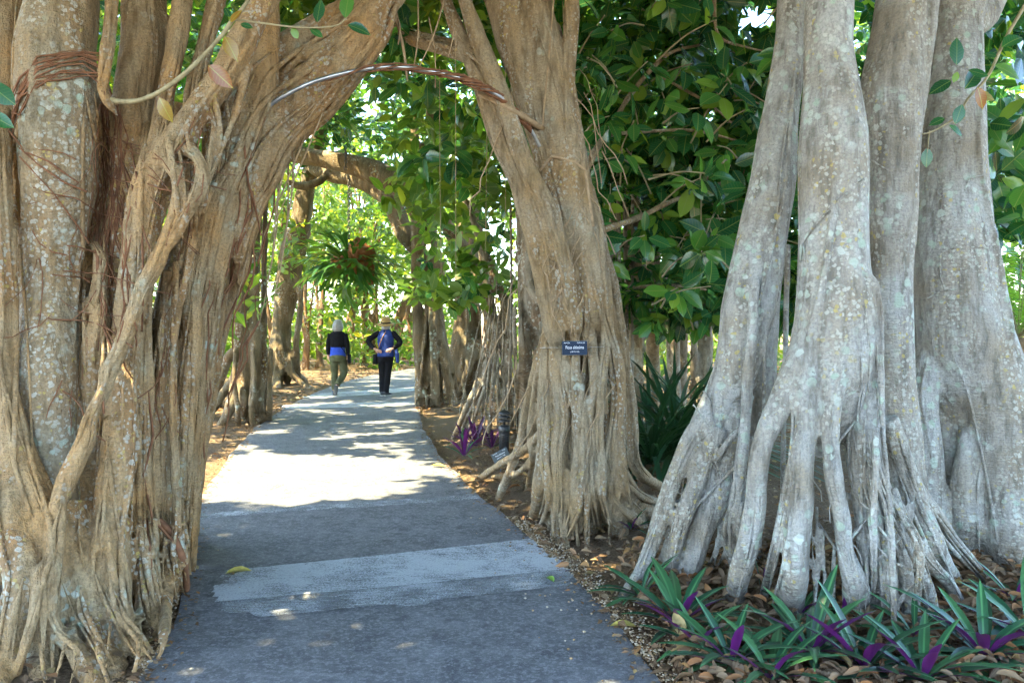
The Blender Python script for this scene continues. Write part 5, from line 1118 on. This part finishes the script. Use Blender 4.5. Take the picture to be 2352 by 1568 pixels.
for side, lab in ((1, 'bark chips and crumbs spilling over the right path edge'), (-1, 'bark chips and crumbs spilling over the left path edge')):
    n = 1500; y = 3.0+13*rng.random(n)**1.6; e = np.interp(y, yy, er if side > 0 else el); x = e+side*rng.normal(0.02, 0.07, n)
    P = np.stack([x, y, np.full(n, 0.02)], 1); a = rng.uniform(0, 6.28, n); D = np.stack([np.cos(a), np.sin(a), 0.1*np.sin(a*3)], 1); Nn = rng.normal(0, 0.3, (n, 3)); Nn[:, 2] += 1
    o = link('leaf_litter', leaves_mesh('leaf_litter', P, D, Nn, rng.uniform(0.012, 0.05, n), rng.random(n), T_LO), M['litter'], kind='stuff'); tag(o, lab, 'leaf litter')
M['pebble'] = leafmat('pebble', [(0.0, (0.16, 0.10, 0.05)), (0.4, (0.32, 0.22, 0.12)), (0.75, (0.45, 0.36, 0.24)), (1.0, (0.42, 0.38, 0.31))], trans=0.0, spec=0.1, rough=0.95, veins=False, rib=(0.3, 0.2, 0.1))
def pebbles(n, side, y0, y1, spread, label, smin=0.008, smax=0.02):
    y = rng.uniform(y0, y1, n); off = np.abs(rng.normal(0, spread, n)); e = np.interp(y, yy, er if side > 0 else el); x = e+side*off-side*(rng.random(n) < 0.025)*rng.uniform(0.05, 0.5, n)
    bm_v = np.array([(0.5, 0, 0), (-0.5, 0, 0), (0, 0.42, 0), (0, -0.42, 0), (0, 0, 0.34), (0, 0, -0.34), (0.33, 0.3, 0.2), (-0.33, 0.28, 0.2), (-0.3, -0.3, 0.2), (0.32, -0.28, 0.2)])
    fs = [(4, 6, 7), (4, 7, 8), (4, 8, 9), (4, 9, 6), (0, 2, 6), (2, 7, 6), (2, 1, 7), (1, 8, 7), (1, 3, 8), (3, 9, 8), (3, 0, 9), (0, 6, 9), (5, 2, 0), (5, 1, 2), (5, 3, 1), (5, 0, 3)]
    T = (bm_v, np.full((10, 2), 0.2), fs); a = rng.uniform(0, 6.28, n)
    me = leaves_mesh('gravel', np.stack([x, y, np.where(on_path(x, y), 0.018, rng.uniform(0.004, 0.02, n))], 1), np.stack([np.cos(a), np.sin(a), a*0], 1), np.tile([[0, 0, 1.0]], (n, 1)), rng.uniform(smin, smax, n), rng.random(n), T)
    o = link('gravel', me, M['pebble'], kind='stuff'); tag(o, label, 'gravel')
pebbles(2600, 1, 3.2, 6.5, 0.10, 'tan pebbles along the right edge of the path')
pebbles(420, -1, 3.3, 5.6, 0.05, 'white and tan pebbles along the left edge of the path')

# ------------------------------------------------------------------ the two walkers
M['skin'] = simple('skin', (0.48, 0.27, 0.19), 0.55, 0.08, 12, 0.35)
M['black_cloth'] = simple('black_cloth', (0.010, 0.010, 0.012), 0.9, 0.3, 60, 0.1, 0.3)
M['blue_cloth'] = simple('blue_cloth', (0.035, 0.075, 0.42), 0.85, 0.15, 14, 0.15, 0.5)
M['navy_cloth'] = simple('navy_cloth', (0.022, 0.042, 0.16), 0.85, 0.2, 14, 0.15, 0.4)
M['olive_cloth'] = simple('olive_cloth', (0.085, 0.088, 0.048), 0.9, 0.2, 14, 0.1, 0.5)
M['silver_hair'] = simple('silver_hair', (0.24, 0.235, 0.215), 0.5, 0.25, 45, 0.4, 0.3)
M['straw'] = simple('straw', (0.36, 0.23, 0.08), 0.7, 0.2, 60, 0.2, 0.4)
M['shoe'] = simple('shoe', (0.05, 0.055, 0.06), 0.7, 0.2, 30, 0.3)
M['sole'] = simple('sole', (0.55, 0.55, 0.52), 0.7, 0.1, 30, 0.2)
def cloth(name, parent, tubes, mat, voxel=0.012, sm=3):
    mb = MB()
    for pts, rad in tubes:
        if len(pts[0]) == 3 and not isinstance(rad[0], tuple): tube(mb, [Vector(p) for p in pts], rad, 12, 0.0, step=0.03)
        else: loft(mb, pts, rad)
    return link(name, fuse(mb, voxel, sm, name), M[mat], parent, False)
def loft(mb, cs, rr, n=18):
    "oval cross sections stacked up: centre, (half width, half depth)"
    vs = []; fs = []
    for c, (a, b) in zip(cs, rr):
        for k in range(n):
            t = 2*math.pi*k/n; vs.append(Vector((c[0]+a*math.cos(t), c[1]+b*math.sin(t), c[2])))
    for i in range(len(cs)-1):
        for k in range(n): fs.append((i*n+k, i*n+(k+1) % n, (i+1)*n+(k+1) % n, (i+1)*n+k))
    fs.append(list(range(n))[::-1]); fs.append([(len(cs)-1)*n+k for k in range(n)]); mb.add(vs, fs)
def hand(mb, wrist, dirv, side, nrm, s=1.0):
    "palm, four fingers of unequal length and a thumb leaving the side of the palm"
    d = Vector(dirv).normalized(); sd = Vector(side).normalized(); nm = Vector(nrm).normalized(); w = Vector(wrist)
    tube(mb, [w, w+d*0.04*s, w+d*0.085*s], [0.026*s, 0.036*s, 0.034*s], 10, 0, flat=0.6)
    for k, (o, l) in enumerate(((-0.028, 0.066), (-0.009, 0.078), (0.010, 0.072), (0.028, 0.056))):
        b = w+d*0.078*s+sd*o*s; tube(mb, [b, b+d*l*0.5*s+nm*0.006, b+d*l*0.95*s+nm*0.018], [0.0095*s, 0.009*s, 0.007*s], 8, 0, step=0.012)
    b = w+d*0.03*s-sd*0.03*s; tube(mb, [b, b+d*0.03*s-sd*0.022*s, b+d*0.06*s-sd*0.03*s+nm*0.008], [0.012*s, 0.0105*s, 0.008*s], 8, 0, step=0.012)
def body(name, loc, label, tubes, hands):
    mb = MB()
    for pts, rad in tubes:
        if isinstance(rad[0], tuple): loft(mb, pts, rad)
        else: tube(mb, [Vector(p) for p in pts], rad, 12, 0.0, step=0.03)
    for h in hands: hand(mb, *h)
    me = fuse(mb, 0.009, 2, name); o = link(name, me, M['skin']); o.location = loc; o['label'] = label; o['category'] = 'person'; o['group'] = 'walkers on the path'; return o
def shoe(parent, heel, toe, up=(0, 0, 1), sole='sole'):
    h = Vector(heel); t_ = Vector(toe); u = Vector(up).normalized(); d = (t_-h)
    mb = MB(); tube(mb, [h+u*0.05, h+u*0.05+d*0.3, h+u*0.04+d*0.65, h+u*0.028+d], [0.036, 0.042, 0.042, 0.026], 12, 0, step=0.02); tube(mb, [h+u*0.045, h+u*0.10], [0.038, 0.036], 10, 0)
    o = link('shoe', fuse(mb, 0.009, 2, 'shoe'), M['shoe'], parent, False)
    mb = MB(); tube(mb, [h+u*0.012-d*0.03, h+u*0.012+d*0.35, h+u*0.012+d*0.7, h+u*0.012+d*1.04], [0.036, 0.041, 0.044, 0.028], 12, 0, step=0.02, flat=1.0)
    s_ = link('sole', fuse(mb, 0.009, 1, 'sole'), M[sole], o, False)
    for v in s_.data.vertices:
        q = v.co-h; k = q.dot(u); v.co -= u*(k-0.012)*0.72
HEAD = lambda x, y, z, s=1.0: ([(x, y+0.005, z-0.115*s), (x, y+0.015, z-0.09*s), (x, y+0.012, z-0.04*s), (x, y, z), (x, y-0.005, z+0.05*s), (x, y-0.005, z+0.09*s), (x, y-0.005, z+0.112*s)], [(0.035*s, 0.04*s), (0.055*s, 0.072*s), (0.068*s, 0.09*s), (0.074*s, 0.098*s), (0.072*s, 0.094*s), (0.052*s, 0.068*s), (0.015*s, 0.02*s)])
def face(mb, x, y, z):  # nose, ears and brow, on the side away from the camera
    tube(mb, [Vector((x, y+0.088, z+0.01)), Vector((x, y+0.108, z-0.02)), Vector((x, y+0.094, z-0.03))], [0.009, 0.012, 0.012], 8, 0)
    for s_ in (-1, 1): tube(mb, [Vector((x+s_*0.074, y-0.005, z+0.022)), Vector((x+s_*0.082, y-0.012, z)), Vector((x+s_*0.074, y, z-0.03))], [0.010, 0.013, 0.008], 8, 0)
    tube(mb, [Vector((x-0.022, y+0.082, z-0.062)), Vector((x, y+0.09, z-0.062)), Vector((x+0.022, y+0.082, z-0.062))], [0.007, 0.009, 0.007], 8, 0)
# the woman with silver hair, mid-stride
la = ground(776, 908)
mbA = [([(0, 0, 0.86), (0, 0, 1.0), (0, 0.0, 1.15), (0, -0.01, 1.28), (0, -0.01, 1.36), (0, 0, 1.41)], [(0.15, 0.10), (0.13, 0.09), (0.15, 0.10), (0.165, 0.10), (0.13, 0.075), (0.055, 0.05)]), ([(0, 0.0, 1.37), (0, 0.012, 1.46)], [0.05, 0.047]), HEAD(0, 0.02, 1.535),
  ([(-0.155, -0.01, 1.345), (-0.205, -0.01, 1.10), (-0.215, 0.05, 0.87)], [0.045, 0.038, 0.026]), ([(0.155, -0.01, 1.345), (0.21, -0.02, 1.10), (0.225, 0.0, 0.87)], [0.045, 0.038, 0.026]),
  ([(-0.08, 0, 0.88), (-0.075, 0.03, 0.48), (-0.07, 0.0, 0.09)], [0.075, 0.052, 0.036]), ([(0.085, 0, 0.88), (0.12, 0.06, 0.49), (0.02, -0.24, 0.22)], [0.075, 0.052, 0.036])]
A = body('person', la, 'woman with silver bob, black cardigan, blue shirt and olive trousers walking away', mbA, [((-0.215, 0.055, 0.87), (0, 0.12, -1), (0, 1, 0.1), (1, 0, 0), 0.95), ((0.225, 0.0, 0.87), (0, 0.05, -1), (0, 1, 0), (-1, 0, 0), 0.95)])
mb = MB(); face(mb, 0, 0.02, 1.535); link('face', fuse(mb, 0.006, 1, 'face'), M['skin'], A, False)
cloth('cardigan', A, [([(0, 0, 1.05), (0, 0, 1.15), (0, -0.01, 1.28), (0, -0.01, 1.37), (0, 0, 1.43)], [(0.165, 0.118), (0.172, 0.122), (0.185, 0.122), (0.15, 0.092), (0.065, 0.06)]), ([(-0.155, -0.01, 1.35), (-0.205, -0.01, 1.12), (-0.216, 0.045, 0.90)], [0.062, 0.055, 0.044]), ([(0.155, -0.01, 1.35), (0.21, -0.02, 1.12), (0.226, 0.0, 0.90)], [0.062, 0.055, 0.044])], 'black_cloth')
cloth('shirt', A, [([(0, 0, 0.84), (0, 0, 0.92), (0, 0, 1.02), (0, 0, 1.12)], [(0.178, 0.132), (0.172, 0.125), (0.162, 0.113), (0.16, 0.11)])], 'blue_cloth')
cloth('trousers', A, [([(0, 0, 0.93), (0, -0.01, 0.84), (0, -0.005, 0.74)], [(0.155, 0.115), (0.178, 0.135), (0.16, 0.12)]), ([(-0.085, -0.005, 0.84), (-0.08, 0.03, 0.48), (-0.07, 0.0, 0.12)], [0.098, 0.078, 0.066]), ([(0.09, -0.005, 0.84), (0.12, 0.06, 0.50), (0.03, -0.22, 0.25)], [0.098, 0.080, 0.066])], 'olive_cloth')
hm = MB(); loft(hm, [(0, 0.0, 1.40), (0, -0.015, 1.42), (0, -0.01, 1.48), (0, 0.0, 1.56), (0, 0.005, 1.62), (0, 0.01, 1.655), (0, 0.01, 1.668)], [(0.07, 0.07), (0.098, 0.095), (0.108, 0.108), (0.104, 0.11), (0.09, 0.10), (0.058, 0.066), (0.015, 0.02)])
for k in range(26):
    a = math.pi+math.pi*k/25; r1 = 0.1; hm_p = [Vector((0.02*math.cos(a), 0.01+0.02*math.sin(a), 1.66)), Vector((0.095*math.cos(a), 0.1*math.sin(a), 1.57)), Vector((0.105*math.cos(a)+random.uniform(-.006, .006), 0.105*math.sin(a), 1.46)), Vector((0.09*math.cos(a), 0.085*math.sin(a), 1.405+random.uniform(-0.012, 0.01)))]
    tube(hm, hm_p, [0.012, 0.014, 0.014, 0.006], 6, 0.05, step=0.02)
link('hair', fuse(hm, 0.008, 1, 'hair'), M['silver_hair'], A, False)
shoe(A, (-0.075, -0.05, 0.012), (-0.065, 0.16, 0.012), (0, 0, 1), 'shoe'); shoe(A, (0.02, -0.29, 0.235), (0.0, -0.25, 0.03), (0.0, 1, 0.1), 'shoe')
mb = MB(); mb.box((0.245, 0.02, 0.80), (0.07, 0.16, 0.20), 0.1); link('handbag', fuse(mb, 0.012, 3, 'handbag'), M['black_cloth'], A, False)
mb = MB(); tube(mb, [Vector((0.06, -0.122, 1.10)), Vector((0.14, -0.11, 1.0)), Vector((0.215, -0.05, 0.88))], [0.008]*3, 6); link('strap', mesh_py('strap', mb.v, mb.f), M['black_cloth'], A, False)
# the woman in the straw hat, hands on her back
lb = ground(886, 910)
mbB = [([(0, 0, 0.88), (0, 0, 1.02), (0, 0.0, 1.17), (0, -0.01, 1.30), (0, -0.01, 1.38), (0, 0, 1.43)], [(0.15, 0.10), (0.135, 0.09), (0.155, 0.10), (0.17, 0.10), (0.13, 0.075), (0.055, 0.05)]), ([(0, 0.0, 1.39), (0, 0.012, 1.48)], [0.05, 0.047]), HEAD(0, 0.02, 1.555),
  ([(-0.16, -0.01, 1.36), (-0.36, -0.06, 1.20), (-0.20, -0.16, 1.015)], [0.046, 0.04, 0.028]), ([(0.16, -0.01, 1.36), (0.32, -0.07, 1.16), (0.16, -0.165, 1.03)], [0.046, 0.04, 0.028]),
  ([(-0.08, 0, 0.90), (-0.075, 0.03, 0.49), (-0.07, 0.0, 0.09)], [0.075, 0.052, 0.036]), ([(0.085, 0, 0.90), (0.04, 0.03, 0.49), (0.0, -0.04, 0.09)], [0.075, 0.052, 0.036])]
B = body('person', lb, 'woman in straw hat and navy vest with both hands on her lower back', mbB, [((-0.20, -0.16, 1.015), (0.95, -0.06, -0.35), (0.3, 0, 0.95), (0, 1, 0), 1.0), ((0.16, -0.165, 1.03), (-0.95, -0.06, -0.40), (-0.35, 0, 0.95), (0, 1, 0), 1.0)])
mb = MB(); face(mb, 0, 0.02, 1.555); link('face', fuse(mb, 0.006, 1, 'face'), M['skin'], B, False)
for sl_ in ([(-0.13, -0.01, 1.375), (-0.17, -0.01, 1.355), (-0.36, -0.06, 1.20), (-0.225, -0.15, 1.035)], [(0.13, -0.01, 1.375), (0.17, -0.01, 1.355), (0.32, -0.07, 1.16), (0.185, -0.155, 1.045)]):
    cloth('sleeve', B, [(sl_, [0.06, 0.065, 0.06, 0.043])], 'black_cloth')
cloth('vest', B, [([(0, 0, 0.86), (0, -0.005, 0.95), (0, -0.005, 1.05), (0, -0.01, 1.18), (0, -0.015, 1.30), (0, -0.01, 1.39), (0, 0, 1.45)], [(0.19, 0.145), (0.178, 0.13), (0.168, 0.118), (0.18, 0.125), (0.18, 0.125), (0.15, 0.095), (0.07, 0.065)])], 'navy_cloth')
cloth('trousers', B, [([(0, 0, 0.95), (0, -0.01, 0.86), (0, -0.005, 0.76)], [(0.155, 0.115), (0.172, 0.13), (0.155, 0.118)]), ([(-0.085, -0.005, 0.86), (-0.08, 0.03, 0.50), (-0.07, 0.0, 0.08)], [0.094, 0.076, 0.068]), ([(0.085, -0.005, 0.86), (0.04, 0.03, 0.50), (0.005, -0.03, 0.08)], [0.094, 0.078, 0.068])], 'black_cloth')
mb = MB(); tube(mb, [Vector((0.20, -0.02, 1.10)), Vector((0.245, -0.02, 0.92)), Vector((0.255, 0.0, 0.72))], [0.03, 0.055, 0.03], 10, 0.05); o = link('jacket', fuse(mb, 0.012, 2, 'jacket'), M['navy_cloth'], B, False); o['label'] = 'navy jacket end hanging at the hip'
mb = MB(); mb.box((-0.225, 0.02, 0.80), (0.08, 0.14, 0.22), -0.1); link('handbag', fuse(mb, 0.012, 3, 'handbag'), M['black_cloth'], B, False)
mb = MB(); tube(mb, [Vector((0.02, -0.108, 1.41)), Vector((-0.06, -0.145, 1.25)), Vector((-0.12, -0.13, 1.1)), Vector((-0.17, -0.09, 0.98))], [0.009]*4, 6); M['leather'] = simple('leather', (0.22, 0.11, 0.05), 0.6, 0.2, 30); link('strap', mesh_py('strap', mb.v, mb.f), M['leather'], B, False)
hm = MB(); loft(hm, [(0, 0.0, 1.435), (0, -0.01, 1.45), (0, 0, 1.52), (0, 0.0, 1.60)], [(0.06, 0.06), (0.092, 0.088), (0.094, 0.10), (0.085, 0.095)]); link('hair', fuse(hm, 0.009, 2, 'hair'), M['silver_hair'], B, False)
hat = MB(); hat.lathe([(0.185, -0.018), (0.190, -0.010), (0.14, 0.004), (0.106, 0.014), (0.101, 0.05), (0.094, 0.115), (0.075, 0.145), (0.03, 0.150), (0.002, 0.142)], (0, 0, 0), 28)
ho = link('hat', mesh_py('hat', hat.v, hat.f), M['straw'], B, False); ho.location = (0, 0.005, 1.57); ho.rotation_euler = (math.radians(12), 0, 0)
bd = MB(); bd.lathe([(0.1075, 0.012), (0.109, 0.014), (0.1055, 0.042), (0.102, 0.042)], (0, 0, 0), 28); link('hat_band', mesh_py('hat_band', bd.v, bd.f), M['black_cloth'], ho, False)
shoe(B, (-0.075, -0.05, 0.012), (-0.065, 0.16, 0.012)); shoe(B, (-0.01, -0.06, 0.012), (0.09, 0.12, 0.012))
